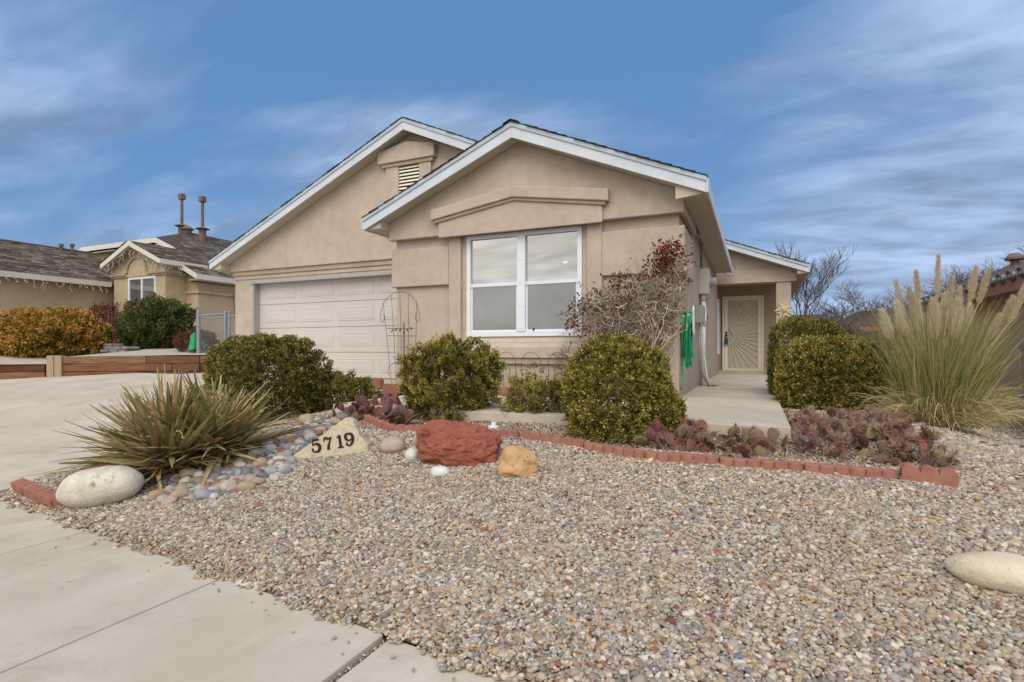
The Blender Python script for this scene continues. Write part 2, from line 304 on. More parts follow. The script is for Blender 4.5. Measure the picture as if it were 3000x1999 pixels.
# ------------------------------------------------------------------ terrain
def ss(a, b, x): t = max(0., min(1., (x-a)/(b-a))); return t*t*(3-2*t)
def lerp(a, b, t): return a+(b-a)*t
def dz(y): return -1.25+.0903*(min(max(y, 2), 9.3)-2)
def edge(x): return 1.9-.114*(x+.8)
def g(x, y):
    e = edge(x)
    if y <= e: b = -1.25
    else:
        p = [(e, -1.25), (4.3, -.87), (5.0, -.73), (6, -.71), (90, -.71)]
        for (y0, z0), (y1, z1) in zip(p, p[1:]):
            if y <= y1: b = z0+(z1-z0)*(y-y0)/(y1-y0); break
    if x < -4.3: b = lerp(b, dz(y)+.02, ss(-4.3, -5.9, x)*ss(e, e+.45, y))
    if x > 1: b -= ss(.9, 4.4, x)*.68*lerp(.25, 1, ss(2, 6, y))
    if y > 2.6 and y < 5: b += .012*sin(x*2.1+y)*sin(y*2.7)
    return b
far = MB().add([(-3000, -3000, -1.75), (3000, -3000, -1.75), (3000, 3000, -1.75), (-3000, 3000, -1.75)], [(0, 1, 2, 3)]).build('ground', FARG); struct(far)
xs = list(np.arange(-5.95, 6, .15))+list(np.arange(6, 40.1, 2)); tt = list(np.linspace(0, 1, 50))+list(np.linspace(1, 2, 10))[1:]
V = []; 
for x in xs:
    for t in tt:
        y = edge(x)+(9-edge(x))*t if t <= 1 else 9+(t-1)*60
        V.append((x, y, g(x, y)+.006*noise.noise(Vector((x*3, y*3, 0)))))
nr = len(tt); F = [(i*nr+j, (i+1)*nr+j, (i+1)*nr+j+1, i*nr+j+1) for i in range(len(xs)-1) for j in range(nr-1)]
yard = MB().add(V, F).build('yard_ground', DIRT, smooth=True); struct(yard)

# concrete slabs: sidewalk and driveway, each slab its own piece
def slab(parent, name, pts, th=.1, m=CONC):        # pts: 4 corners (x,y,z) counter-clockwise
    vs = [(x, y, z-th) for x, y, z in pts]+[tuple(p) for p in pts]
    return MB().add(vs, [(3, 2, 1, 0), (4, 5, 6, 7), (0, 1, 5, 4), (1, 2, 6, 5), (2, 3, 7, 6), (3, 0, 4, 7)]).build(name, m, parent, bevel=.006)
def set_thing(name):
    o = bpy.data.objects.new(name, None); COL.objects.link(o); struct(o); return o
walk = set_thing('sidewalk')
jx = [-30, -25, -20, -15, -10.4, -8.8, -7.3, -5.78, -4.23, -2.68, -1.48, 0.05, 1.6, 3.1, 6, 12, 24]
for a, b in zip(jx, jx[1:]):
    gp = .02 if abs(b+1.48) < .01 else .006
    gq = .02 if abs(a+1.48) < .01 else .006
    ea, eb = (edge(a), edge(b)) if b > -5.9 else (2.46, 2.46)
    dzv = 0 if abs(b-.05) > .01 else -.008
    slab(walk, 'slab', [(a+gq, .35, -1.25+dzv), (b-gp, .35, -1.25+dzv), (b-gp, eb, -1.25+dzv), (a+gq, ea, -1.25+dzv)])
MB().add([(-40, .33, -1.285), (40, .33, -1.285), (40, edge(40)+2, -1.285), (-5.9, 2.6, -1.285), (-40, 2.6, -1.285)], [(0, 1, 2, 3, 4)]).build('joint_bed', CONCJ, walk)
drv = set_thing('driveway')
dxs = [-34, -29, -25, -21, -17.2, -13.4, -9.64, -5.95]; dys = [2.475, 5.8, 9.28]
for a, b in zip(dxs, dxs[1:]):
    for c, d in zip(dys, dys[1:]):
        slab(drv, 'slab', [(a+.006, c+.006, dz(c)), (b-.006, c+.006, dz(c)), (b-.006, d-.006, dz(d)), (a+.006, d-.006, dz(d))])
for a, b in zip(dxs[:5], dxs[1:5]): slab(drv, 'slab', [(a+.006, 9.286, dz(9.3)), (b-.006, 9.286, dz(9.3)), (b-.006, 11.4, dz(9.3)), (a+.006, 11.4, dz(9.3))])
slab(drv, 'slab', [(-13.394, 9.286, dz(9.3)), (-11.25, 9.286, dz(9.3)), (-11.25, 11.4, dz(9.3)), (-13.394, 11.4, dz(9.3))])
MB().add([(-34, 2.4, dz(2.4)-.045), (-5.97, 2.4, dz(2.4)-.045), (-5.97, 9.28, dz(9.28)-.045), (-34, 9.28, dz(9.28)-.045)], [(0, 1, 2, 3)]).build('joint_bed', CONCJ, drv)
kerb = MB().box(-40, 40, .16, .34, -1.5, -1.25).build('kerb', CONC, bevel=.02); struct(kerb)
road = MB().add([(-60, -9, -1.4), (60, -9, -1.4), (60, .16, -1.4), (-60, .16, -1.4)], [(0, 1, 2, 3)]).build('road', ASPH); struct(road)
# walk in front of the house and the walk to the porch
wk = set_thing('house_walk')
ZW = -.63
wx = [-4.55, -2.95, -1.0]
for a, b in zip(wx, wx[1:]): slab(wk, 'slab', [(a+.004, 5.03, ZW), (b-.004, 5.03, ZW), (b-.004, 6.93, ZW), (a+.004, 6.93, ZW)], .14)
wy = [5.03, 6.4, 8.9, 11.4, 13.9, 16.5]
for a, b in zip(wy, wy[1:]):
    slab(wk, 'slab', [(-.95, a+.004, ZW), (.27, a+.004, ZW), (.27, b-.004, ZW), (-.95, b-.004, ZW)], .14)
slab(wk, 'porch_step', [(-.95, 16.22, ZW+.07), (.6, 16.22, ZW+.07), (.6, 16.49, ZW+.07), (-.95, 16.49, ZW+.07)], .2)
# hills behind the camera and on the horizon, one ring of terrain
V = []; F = []; nn = 180
for i in range(nn):
    a = 2*pi*i/nn
    back = .5-.5*cos(a)                      # a=0 is +Y
    h = (8+abs(noise.noise(Vector((cos(a)*2.2, sin(a)*2.2, 3))))*150+abs(noise.noise(Vector((cos(a)*7, sin(a)*7, 9))))*50)*(.06+.94*back**2)
    for rr, hh in ((900, -3), (1150, h*.55), (1400, h), (1700, -3)): V.append((sin(a)*rr, cos(a)*rr, hh-1.7))
for i in range(nn):
    for j in range(3): F.append((i*4+j, i*4+j+1, ((i+1) % nn)*4+j+1, ((i+1) % nn)*4+j))
struct(MB().add(V, F).build('hills', HILLM, smooth=True))

# ------------------------------------------------------------------ the house
H = thing('stucco_house', 'beige stucco single storey house with white fascia gables and a garage, centre of the picture', 'house', (-4.5, 9, -.63))
def part(mb, name, m, **k): return mb.build(name, m, H, **k)
# front room walls
YB, YN, YG = 7.56, 7.50, 7.44
XL, XR = -5.47, -.93
RX, RZ, RS = -3.2, 3.29, .425           # ridge x, ridge z (top), slope
def rz(x): return RZ-RS*abs(x-RX)
m = MB(); m.box(XL, -4.14, YB, YB+.16, -.8, 1.9); m.box(-2.26, XR, YB, YB+.16, -.8, 1.9)
m.box(-4.14, -2.26, YB, YB+.16, -.8, .21); m.box(-4.14, -2.26, YB, YB+.16, 1.79, 1.9)
m.box(XR-.16, XR, YB+.16, 16.5, -.8, 2.0); m.box(XL, XL+.16, YB+.16, 9.4, -.8, 2.0)
part(m, 'wall', STUC)
part(MB().prism_y([(XL-.07, 1.815), (-.85, 1.815), (-.85, rz(-.85)-.2), (RX, RZ-.2), (XL-.07, rz(XL-.07)-.2)], YG, YB-.002), 'gable_wall', STUC, bevel=.012)
part(MB().box(-.925, -.85, YB, 9.1, 1.815, 2.0), 'cornice_return', STUC, bevel=.012)
# proud bands either side of the window
for a, b, nm in ((-5.53, -4.44, 'band'), (-1.96, -.85, 'band')):
    part(MB().box(a, b, YN, YB-.002, 1.045, 1.66), nm, STUC, bevel=.014)
part(MB().box(-.925, -.852, YB, 8.75, 1.045, 1.66), 'band', STUC, bevel=.014)
for a, b in ((-4.438, -4.22), (-2.18, -1.962)):
    part(MB().box(a, b, YN+.003, YB-.002, .055, 1.81), 'pilaster', STUC, bevel=.014)
part(MB().prism_x([(YN-.02, -.11), (YB-.002, -.11), (YB-.002, .12), (YN+.015, .12), (YN-.02, .05)], -4.62, -1.8), 'window_sill', STUC, bevel=.01)
part(MB().box(-4.5, -1.9, YN+.01, YB-.002, -.20, -.113), 'sill_moulding', STUCD, bevel=.008)
part(MB().prism_x([(YN+.02, .122), (YB-.002, .122), (YB-.002, .19)], -4.21, -2.19), 'sill_slope', STUC)
# pediment above the window
part(MB().prism_y([(-4.56, 1.775), (-1.93, 1.775), (-1.93, 2.06), (-3.26, 2.27), (-4.56, 2.06)], YG-.045, YG-.002), 'pediment_panel', STUC, bevel=.01)
part(MB().prism_y([(-4.62, 2.0), (-3.26, 2.215), (-1.88, 2.0), (-1.88, 2.06), (-3.26, 2.27), (-4.62, 2.06)], YG-.075, YG-.002), 'pediment_moulding', STUCD, bevel=.008)
part(MB().prism_y([(-4.67, 2.045), (-3.26, 2.26), (-1.83, 2.045), (-1.83, 2.21), (-3.26, 2.42), (-4.67, 2.21)], YG-.11, YG-.002), 'pediment_crown', STUC, bevel=.012)
# room roof
YR0, YR1 = 7.2, 14.9
xl, xr = -5.84, -.56
def chevron(x0, xm, x1, zf, th, y0, y1, mb=None, dz0=0):
    mb = mb or MB()
    return mb.prism_y([(x0, zf(x0)-th+dz0), (xm, zf(xm)-th+dz0), (x1, zf(x1)-th+dz0), (x1, zf(x1)+dz0), (xm, zf(xm)+dz0), (x0, zf(x0)+dz0)], y0, y1)
part(chevron(xl, RX, xr, rz, .17, YR0, YR1, dz0=-.03), 'roof', SOFF)
part(MB().prism_y([(xl, rz(xl)-.2), (RX, RZ-.225), (RX, RZ-.02), (xl, rz(xl)-.02)], YR0-.028, YR0-.002), 'fascia_board', FASC)
part(MB().prism_y([(RX+.002, RZ-.225), (xr, rz(xr)-.2), (xr, rz(xr)-.02), (RX+.002, RZ-.02)], YR0-.028, YR0-.002), 'fascia_board', FASC)
part(MB().prism_y([(xl-.01, rz(xl)-.065), (RX, RZ-.068), (xr+.01, rz(xr)-.065), (xr+.01, rz(xr)-.008), (RX, RZ-.008), (xl-.01, rz(xl)-.008)], YR0-.045, YR0-.03), 'rake_trim', DRIP)
part(MB().box(xr+.002, xr+.028, YR0-.02, YR1, rz(xr)-.2, rz(xr)-.02), 'fascia_board', FASC)
part(MB().box(xl-.028, xl-.002, YR0-.02, 9.0, rz(xl)-.2, rz(xl)-.02), 'fascia_board', FASC)
# eave boxes with soffit panels
yy = YR0+.02
for k in range(6):
    y1 = min(yy+1.3, YR1)
    part(MB().prism_y([(-.85 if k < 2 else -.927, rz(xr)-.19), (xr, rz(xr)-.19), (xr, rz(xr)-.14), (-.92, rz(-.92)-.14)], yy+.004, y1-.004), 'soffit_panel', SOFF)
    yy = y1
part(MB().prism_y([(xl, rz(xl)-.19), (XL-.07, rz(xl)-.19), (XL-.07, rz(XL-.07)-.14), (xl, rz(xl)-.14)], YR0+.02, 9.0), 'soffit_panel', SOFF)
part(MB().prism_y([(-.93, rz(xr)-.235), (xr-.05, rz(xr)-.2), (xr-.05, rz(xr)-.185), (-.93, rz(-.93)-.15)], YR0+.02, YR0+.05), 'eave_end', SOFF)
def shingle_slope(x0, x1, zf, y0, y1, name='shingles', n=None):
    """overlapping courses seen from their ends: thin slabs, every one lifted over the one below"""
    mb = MB(); n = n or int(abs(x1-x0)/.14)
    for i in range(n):
        a = x0+(x1-x0)*i/n; b = x0+(x1-x0)*(i+1.25)/n
        if (b-x1)*(x1-x0) > 0: b = x1
        j = random.uniform(-.012, .012)
        za, zb = zf(a)+.018, zf(b)+.004
        p = [(a, za-.012), (b, zb-.012), (b, zb), (a, za)]
        if x1 < x0: p = p[::-1]
        mb.prism_y(p, y0+j, y1)
    return mb
o = part(shingle_slope(xl-.02, RX, rz, YR0-.06, YR1+.02), 'shingles', SHING, attr=True, fix=True, kind='stuff')
o = part(shingle_slope(xr+.02, RX, rz, YR0-.06, YR1+.02), 'shingles', SHING, attr=True, fix=True, kind='stuff')
part(MB().prism_y([(RX-.12, rz(RX-.12)+.015), (RX, RZ+.015), (RX+.12, rz(RX+.12)+.015), (RX+.12, rz(RX+.12)+.03), (RX, RZ+.03), (RX-.12, rz(RX-.12)+.03)], YR0-.07, YR1), 'ridge_cap', SHING)

# window
wn = part(MB().box(-4.135, -2.265, 7.54, 7.60, .215, .285).box(-4.135, -2.265, 7.54, 7.60, 1.725, 1.785).box(-4.135, -4.07, 7.545, 7.60, .285, 1.725).box(-2.33, -2.265, 7.545, 7.60, .285, 1.725), 'window', WHITE)
part(MB().box(-4.3, -2.1, 7.73, 7.75, .1, 1.9), 'room_curtain', DARKW)
glassm = bpy.data.materials.new('window_glass'); glassm.use_nodes = True
def glass(m, backcol, tint, rough=.05, mixf=.45):
    """a pane with a pale roller blind or screen right behind it: diffuse blind colour under a clear mirror-like coat"""
    t = m.node_tree; b = t.nodes['Principled BSDF']; l = t.links.new
    tcn = N(t, 'ShaderNodeTexCoord'); n = N(t, 'ShaderNodeTexNoise', i_Scale=3, i_Detail=6); l(tcn.outputs['Object'], n.inputs['Vector'])
    r = ramp(t, [(.3, backcol), (.7, tint)]); l(n.outputs['Fac'], r.inputs[0]); l(r.outputs[0], b.inputs['Base Color'])
    b.inputs['Roughness'].default_value = .5; b.inputs['Coat Weight'].default_value = 1; b.inputs['Coat Roughness'].default_value = rough; b.inputs['Coat IOR'].default_value = 3.9
    nb = N(t, 'ShaderNodeTexNoise', i_Scale=1.6, i_Detail=2); l(tcn.outputs['Object'], nb.inputs['Vector'])
    bp = N(t, 'ShaderNodeBump', i_Strength=.05, i_Distance=.02); l(nb.outputs['Fac'], bp.inputs['Height']); l(bp.outputs[0], b.inputs['Coat Normal'])
    return m
GL1 = glass(glassm, (.14, .14, .137), (.18, .18, .176), .03)
gm2 = bpy.data.materials.new('screened_glass'); gm2.use_nodes = True; GL2 = glass(gm2, (.05, .055, .06), (.08, .085, .09), .10); gm2.node_tree.nodes['Principled BSDF'].inputs['Coat Weight'].default_value = .5
gm3 = bpy.data.materials.new('dark_glass'); gm3.use_nodes = True; GL3 = glass(gm3, (.05, .055, .06), (.08, .085, .09), .05)
def wsub(mb, name, m, **k): return mb.build(name, m, wn, **k)
wsub(MB().box(-3.27, -3.14, 7.53, 7.60, .287, 1.723), 'mullion', WHITE, bevel=.004)
for x0, x1 in ((-4.068, -3.272), (-3.138, -2.332)):
    wsub(MB().box(x0, x1, 7.555, 7.60, .985, 1.035), 'meeting_rail', WHITE)
    wsub(MB().box(x0, x1, 7.585, 7.598, 1.036, 1.723), 'pane', GL1)
    wsub(MB().box(x0+.03, x1-.03, 7.575, 7.588, .32, .984), 'pane', GL2)
    wsub(MB().box(x0, x0+.028, 7.57, 7.60, .287, .984).box(x1-.028, x1, 7.57, 7.60, .287, .984).box(x0+.028, x1-.028, 7.57, 7.60, .287, .318), 'sash', WHITE)
for x in (-3.03, -2.52): wsub(MB().box(x, x+.03, 7.56, 7.57, .30, .33), 'latch', BLACK)
for z in (.33, .66, 1.01, 1.36, 1.68):
    for x in (-3.225, -3.185): wsub(MB().box(x-.005, x+.005, 7.526, 7.53, z-.005, z+.005), 'screw', GREYM)
wsub(MB().box(-2.56, -2.49, 7.58, 7.584, 1.27, 1.30), 'sticker', mat('sticker_white', (.85, .9, .9), .5))

# garage
YW, YD = 9.15, 9.33
GX, GZ, GS = -6.2, 4.49, .4435
def gz(x): return GZ-GS*abs(x-GX)
m = MB(); m.box(-11.22, -10.63, YW, YW+.17, -.7, 1.9).box(-10.63, -5.40, YW, YW+.17, 1.6, 1.9).box(-11.22, -11.05, YW+.17, 18, -.7, 2.0)
part(m, 'garage_wall', STUC)
part(MB().prism_y([(-11.30, 1.845), (-5.3, 1.845), (-5.3, 2.05), (-3.4, 2.05), (-3.4, gz(-3.4)-.2), (GX, GZ-.2), (-11.30, gz(-11.30)-.2)], YW-.09, YW-.002), 'garage_gable_wall', STUC, bevel=.012)
part(MB().box(-11.26, -5.5, YW-.05, YW-.002, 1.745, 1.843), 'garage_moulding', STUCD, bevel=.008)
part(MB().box(-11.235, -5.5, YW-.02, YW-.002, 1.655, 1.743), 'garage_moulding', STUC, bevel=.006)
part(MB().box(-10.70, -5.5, YW-.035, YW+.165, 1.545, 1.60), 'door_lintel', GREYM)
part(MB().box(-10.66, -10.60, YW-.012, YW+.168, -.62, 1.543), 'door_jamb', GREYM)
gxl, YG0 = -11.6, 8.8
part(MB().prism_y([(gxl, gz(gxl)-.2), (GX, GZ-.2), (-3.3, gz(-3.3)-.2), (-3.3, gz(-3.3)-.03), (GX, GZ-.03), (gxl, gz(gxl)-.03)], YG0, 18), 'garage_roof', SOFF)
part(MB().prism_y([(gxl, gz(gxl)-.2), (GX, GZ-.225), (GX, GZ-.02), (gxl, gz(gxl)-.02)], YG0-.028, YG0-.002), 'fascia_board', FASC)
part(MB().prism_y([(GX+.002, GZ-.225), (-3.32, gz(-3.32)-.225), (-3.32, gz(-3.32)-.02), (GX+.002, GZ-.02)], YG0-.028, YG0-.002), 'fascia_board', FASC)
part(MB().prism_y([(gxl-.01, gz(gxl)-.07), (GX, GZ-.075), (-3.32, gz(-3.32)-.075), (-3.32, gz(-3.32)-.008), (GX, GZ-.008), (gxl-.01, gz(gxl)-.008)], YG0-.045, YG0-.03), 'rake_trim', DRIP)
part(MB().box(gxl-.028, gxl-.002, YG0-.02, 18, gz(gxl)-.2, gz(gxl)-.02), 'fascia_board', FASC)
part(MB().prism_y([(gxl, gz(gxl)-.21), (-11.3, gz(gxl)-.21), (-11.3, gz(-11.3)-.17), (gxl, gz(gxl)-.17)], YG0+.02, 18), 'soffit_panel', SOFF)
part(shingle_slope(gxl-.02, GX, gz, YG0-.06, 18), 'shingles', SHING, attr=True, fix=True, kind='stuff')
part(shingle_slope(-3.3, GX, gz, YG0-.06, 18), 'shingles', SHING, attr=True, fix=True, kind='stuff')
# gable vent with its little pediment
YV = YW-.09
part(MB().box(-6.78, -6.47, YV-.06, YV-.002, 2.3, 3.70).box(-5.99, -5.72, YV-.06, YV-.002, 2.3, 3.70), 'vent_pilaster', STUC, bevel=.01)
part(MB().box(-6.86, -5.66, YV-.09, YV-.002, 3.66, 3.73), 'vent_moulding', STUCD, bevel=.008)
part(MB().prism_y([(-6.93, 3.732), (-5.61, 3.732), (-5.61, 3.97), (-6.25, 4.10), (-6.93, 3.97)], YV-.13, YV-.002), 'vent_pediment', STUC, bevel=.01)
gv = part(MB().box(-6.465, -5.995, YV-.015, YV-.005, 2.6, 3.655), 'gable_vent', mat('vent_dark', (.03, .025, .02), .9))
for k in range(15):
    z = 2.66+k*.067
    MB().prism_x([(YV-.055, z), (YV-.045, z-.006), (YV-.018, z+.034), (YV-.028, z+.04)], -6.462, -5.998).build('louver', CREAM, gv, fix=True)
# garage door: four sections, raised panels on each
gd = part(MB().box(-10.63, -5.45, YD, YD+.04, -.59, 1.61), 'garage_door', mat('door_gap', (.2, .18, .17), .7))
sec_h = .55
for r in range(4):
    z0 = -.585+r*sec_h
    MB().box(-10.625, -5.46, YD-.03, YD-.001, z0+.004, z0+sec_h-.004).build('door_section', GDOOR, gd, bevel=.004)
    for c in range(5):
        x0 = -10.41+c*1.09; x1 = x0+.93
        za, zb = z0+.13, z0+sec_h-.13
        if x1 > -5.47: x1 = -5.48
        if x1-x0 < .2: continue
        # a bevelled frame pressed into the section with a raised field inside
        i, o_ = .028, .0
        yo, yi = YD-.0305, YD-.014
        vs = [(x0, yo, za), (x1, yo, za), (x1, yo, zb), (x0, yo, zb)]
        d1, d2 = .018, .045
        def ring(d, y): return [(x0+d, y, za+d), (x1-d, y, za+d), (x1-d, y, zb-d), (x0+d, y, zb-d)]
        vs = ring(0, YD-.031)+ring(.014, YD-.040)+ring(.03, YD-.033)+ring(.055, YD-.039)
        fs = [(a*4+k, a*4+(k+1) % 4, a*4+4+(k+1) % 4, a*4+4+k) for a in range(3) for k in range(4)]+[(12, 13, 14, 15)]
        MB().add(vs, fs).build('raised_panel', GDOOR, gd, fix=True)
part(MB().box(-10.62, -5.46, YD-.032, YD, -.6, -.583), 'door_seal', BLACK)
part(MB().box(-11.2, -5.5, YW-.3, YD+.1, -.8, -.602), 'garage_apron', CONC)

# porch and rear block
YP = 15.3
PEX, PEZ, PS = 1.17, 2.09, .39
def pz(x): return PEZ+PS*(PEX-x)
part(MB().prism_y([(-5.2, pz(-5.2)-.2), (PEX, PEZ-.2), (PEX, PEZ-.02), (-5.2, pz(-5.2)-.02)], 14.95, 24), 'rear_roof', SOFF)
part(MB().prism_y([(-5.2, pz(-5.2)-.22), (PEX, PEZ-.2), (PEX, PEZ-.02), (-5.2, pz(-5.2)-.02)], 14.92, 14.948), 'fascia_board', FASC)
part(MB().prism_y([(-5.2, pz(-5.2)-.08), (PEX+.01, PEZ-.08), (PEX+.01, PEZ-.01), (-5.2, pz(-5.2)-.01)], 14.9, 14.918), 'rake_trim', DRIP)
part(MB().box(PEX+.002, PEX+.028, 14.93, 24, PEZ-.2, PEZ-.02), 'fascia_board', FASC)
part(shingle_slope(PEX+.02, -5.2, pz, 14.88, 24), 'shingles', SHING, attr=True, fix=True, kind='stuff')
part(MB().prism_y([(-.94, 2.07), (.91, 2.07), (.91, pz(.91)-.2), (-.94, pz(-.94)-.2)], YP, YP+.2), 'porch_gable_wall', STUC)
part(MB().box(-.94, .935, YP-.04, YP+.28, 1.73, 2.068), 'porch_beam', STUC, bevel=.01)
for k in range(4):
    part(MB().prism_y([(.935, PEZ-.215), (PEX, PEZ-.215), (PEX, PEZ-.17), (.935, pz(.935)-.17)], 14.96+k*1.2+.004, 14.96+k*1.2+1.196), 'soffit_panel', SOFF)
part(MB().box(.48, .82, YP, YP+.34, -.75, 1.728), 'porch_post', STUC, bevel=.012)
part(MB().box(-.93, .93, 15.3, 16.5, 1.80, 1.84), 'porch_ceiling', SOFF)
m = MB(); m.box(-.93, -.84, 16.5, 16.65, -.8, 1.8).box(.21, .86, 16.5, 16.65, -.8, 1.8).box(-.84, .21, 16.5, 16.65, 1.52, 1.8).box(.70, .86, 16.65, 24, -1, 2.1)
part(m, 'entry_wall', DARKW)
sd = part(MB().box(-.84, -.79, 16.40, 16.5, -.56, 1.51).box(.155, .205, 16.40, 16.5, -.56, 1.51).box(-.79, .155, 16.40, 16.5, 1.46, 1.51).box(-.84, .205, 16.40, 16.5, -.60, -.56), 'security_door', CREAM)
MB().box(-.79, .155, 16.46, 16.47, -.56, 1.46).build('screen', MESHD, sd)
MB().box(-.785, -.70, 16.42, 16.455, -.555, 1.455).box(.07, .15, 16.42, 16.455, -.555, 1.455).box(-.70, .07, 16.42, 16.455, -.555, -.50).box(-.70, .07, 16.42, 16.455, 1.40, 1.455).build('door_stile', CREAM, sd)
hc = Vector((-.70, 16.435, .40))
MB().tube([hc+Vector((.155*cos(a), 0, .2*sin(a))) for a in np.linspace(-pi/2, pi/2, 13)], .011, 6).build('hub_arc', CREAM, sd, smooth=True)
for k in range(19):
    a = radians(-84+k*168/18.)
    dxr, dzr = cos(a), sin(a)
    s0 = 1/sqrt((dxr/.155)**2+(dzr/.2)**2)
    lim = [(.77/dxr)]
    if dzr > 0: lim.append(1.0/dzr)
    if dzr < 0: lim.append(-.90/dzr)
    s1 = min(lim)
    MB().tube([hc+Vector((dxr*s0, 0, dzr*s0)), hc+Vector((dxr*s1, 0, dzr*s1))], .009, 5).build('bar', CREAM, sd)
MB().tube([(-.735, 16.42, .50), (-.735, 16.38, .50)], .03, 12).build('deadbolt', BLACK, sd)
MB().tube([(-.735, 16.42, .42), (-.735, 16.37, .42)], .03, 12).build('knob', BLACK, sd)
for z in (-.4, .42, 1.3): MB().tube([(.11, 16.415, z), (.11, 16.415, z+.09)], .012, 6).build('hinge', CREAM, sd)
kb = thing('key_lockbox', 'blue realtor lockbox hanging from the knob of the cream security door', 'lockbox', (-.735, 16.36, .17))
MB().box(-.785, -.69, 16.33, 16.37, .17, .35).build('body', mat('lockbox_blue', (.03, .07, .18), .4), kb, bevel=.01)
MB().tube([(-.76, 16.35, .35), (-.76, 16.355, .42), (-.715, 16.355, .42), (-.715, 16.35, .35)], .007, 6).build('shackle', BLACK, kb)
# side window seen at a glancing angle
sw = part(MB().box(-.93, -.90, 15.7, 15.75, -.1, 1.4).box(-.93, -.90, 16.35, 16.4, -.1, 1.4).box(-.93, -.90, 15.75, 16.35, 1.35, 1.4).box(-.93, -.90, 15.75, 16.35, -.1, -.05), 'side_window', WHITE)
MB().box(-.93, -.915, 15.75, 16.35, -.05, 1.349).build('pane', GL3, sw)

# ------------------------------------------------------------------ things fixed to the side wall
em = thing('electric_meter', 'tall painted metal meter box with a round glass meter on the side wall', 'electric meter', (-.85, 10.5, 1.0))
MB().box(-.928, -.76, 10.35, 10.72, 1.02, 1.47).build('meter_box', BOXW, em, bevel=.008)
MB().tube([(-.76, 10.56, 1.25), (-.72, 10.56, 1.25)], .10, 20).build('collar', GREYM, em, smooth=False)
MB().tube([(-.72, 10.56, 1.25), (-.66, 10.56, 1.25), (-.64, 10.56, 1.25)], [.08, .08, .055], 20).build('glass_cover', mat('meter_glass', (.35, .36, .36), .15, spec=.8), em, smooth=False)
jb = thing('utility_box', 'small grey cable box low on the side wall beside the meter conduit', 'utility box', (-.87, 9.85, .48))
MB().box(-.928, -.80, 9.75, 9.98, .47, .77).build('box_body', GREYM, jb, bevel=.008)
MB().box(-.80, -.792, 9.76, 9.97, .48, .76).build('box_lid', GREYM, jb, bevel=.003)
cd = thing('conduit_pipe', 'thick white conduit running from the meter box to the ground', 'pipe', (-.85, 10.45, ZW))
MB().tube([(-.86, 10.45, 1.02), (-.86, 10.45, ZW)], .036, 12).build('pipe', PVC, cd, smooth=True)
for z in (.45, .9): MB().tube([(-.86, 10.45, z), (-.86, 10.45, z+.09)], .048, 12).build('coupling', BOXW, cd, smooth=True)
for z in (-.1, .7): MB().box(-.925, -.86, 10.43, 10.47, z, z+.02).build('strap', GREYM, cd)
gr = thing('breaker_box', 'grey disconnect box with small fittings between the meter and the porch', 'electrical box', (-.86, 10.9, .6))
MB().box(-.928, -.80, 10.75, 10.98, .62, .98).build('box_body', GREYM, gr, bevel=.008)
MB().tube([(-.87, 10.86, .62), (-.87, 10.86, .2), (-.89, 10.7, -.2)], .02, 8).build('fitting', PVC, gr)
for pts, r_, mm, lab in (([(-.87, 9.86, .47), (-.87, 9.87, -.05), (-.875, 9.9, -.25), (-.82, 10.05, -.45), (-.74, 10.2, ZW)], .015, GREYM, 'thin grey cable conduit curving away from the cable box to the ground'),
                         ([(-.88, 10.25, .55), (-.88, 10.25, ZW)], .016, GREYM, 'slim straight grey conduit beside the thick white one'),
                         ([(-.86, 10.7, 1.0), (-.83, 10.72, .7), (-.85, 10.6, .45), (-.86, 10.5, .1), (-.80, 10.36, -.4), (-.74, 10.3, ZW)], .012, PVC, 'thin white cable bending from the disconnect box past the conduit')):
    tag(MB().tube(pts, r_, 8).build('cable_pipe', mm, smooth=True), lab, 'pipe', 'cables and pipes on the side wall')
tag(MB().tube([(-.89, 10.3, 1.47), (-.90, 10.3, 1.75), (-.88, 10.1, 2.0)], .008, 5).build('service_wire', BLACK), 'black wire rising from the meter box to the eave, nearer to the street', 'wire', 'cables and pipes on the side wall')
tag(MB().tube([(-.89, 10.65, 1.47), (-.90, 10.62, 1.6), (-.88, 10.45, 1.95)], .008, 5).build('service_wire', BLACK), 'black wire rising from the meter box to the eave, nearer to the porch', 'wire', 'cables and pipes on the side wall')
tag(MB().tube([(-.75, 14.2, 1.93), (-.60, 14.7, 1.86), (-.50, 14.95, 1.9), (-.46, 14.9, 2.1), (-.54, 14.8, 2.2)], .007, 5).build('loose_wire', BLACK), 'loose black wire looped round the lower corner of the eave by the porch', 'wire')

# hose on its hanger
hg = thing('hose_hanger', 'white plastic hose hanger on the side wall holding the green hose', 'hose hanger', (-.86, 7.85, .3))
MB().prism_x([(7.72, .27), (7.75, .22), (7.88, .22), (7.91, .27), (7.90, .55), (7.86, .61), (7.77, .61), (7.73, .55)], -.775, -.755).build('face_plate', WHITE, hg, bevel=.006)
MB().box(-.93, -.776, 7.75, 7.88, .38, .50).build('hanger_arm', WHITE, hg, bevel=.01)
for z in (.52, .30): MB().box(-.754, -.751, 7.80, 7.82, z, z+.02).build('screw', BLACK, hg)
hb = MB()
for k in range(9):
    x = -.905+.0145*k+random.uniform(-.003, .003)
    top = .53+random.uniform(-.015, .02); bot = -.20+random.uniform(-.10, .14); w = .10+random.uniform(-.01, .025)
    pts = []
    for i in range(25):
        a = 2*pi*i/24
        zz = (top+bot)/2+(top-bot)/2*cos(a); ww = w*(1+.25*cos(a*1+.5))
        pts.append((x+.012*sin(a*2+k), 7.81+ww*sin(a)+(.02*sin(k*1.3)), zz))
    hb.tube(pts, .011, 6, cap=False)
hb.tube([(-.88, 7.72, -.16), (-.84, 7.76, -.24), (-.82, 7.85, -.18), (-.86, 7.9, -.1)], .011, 6)
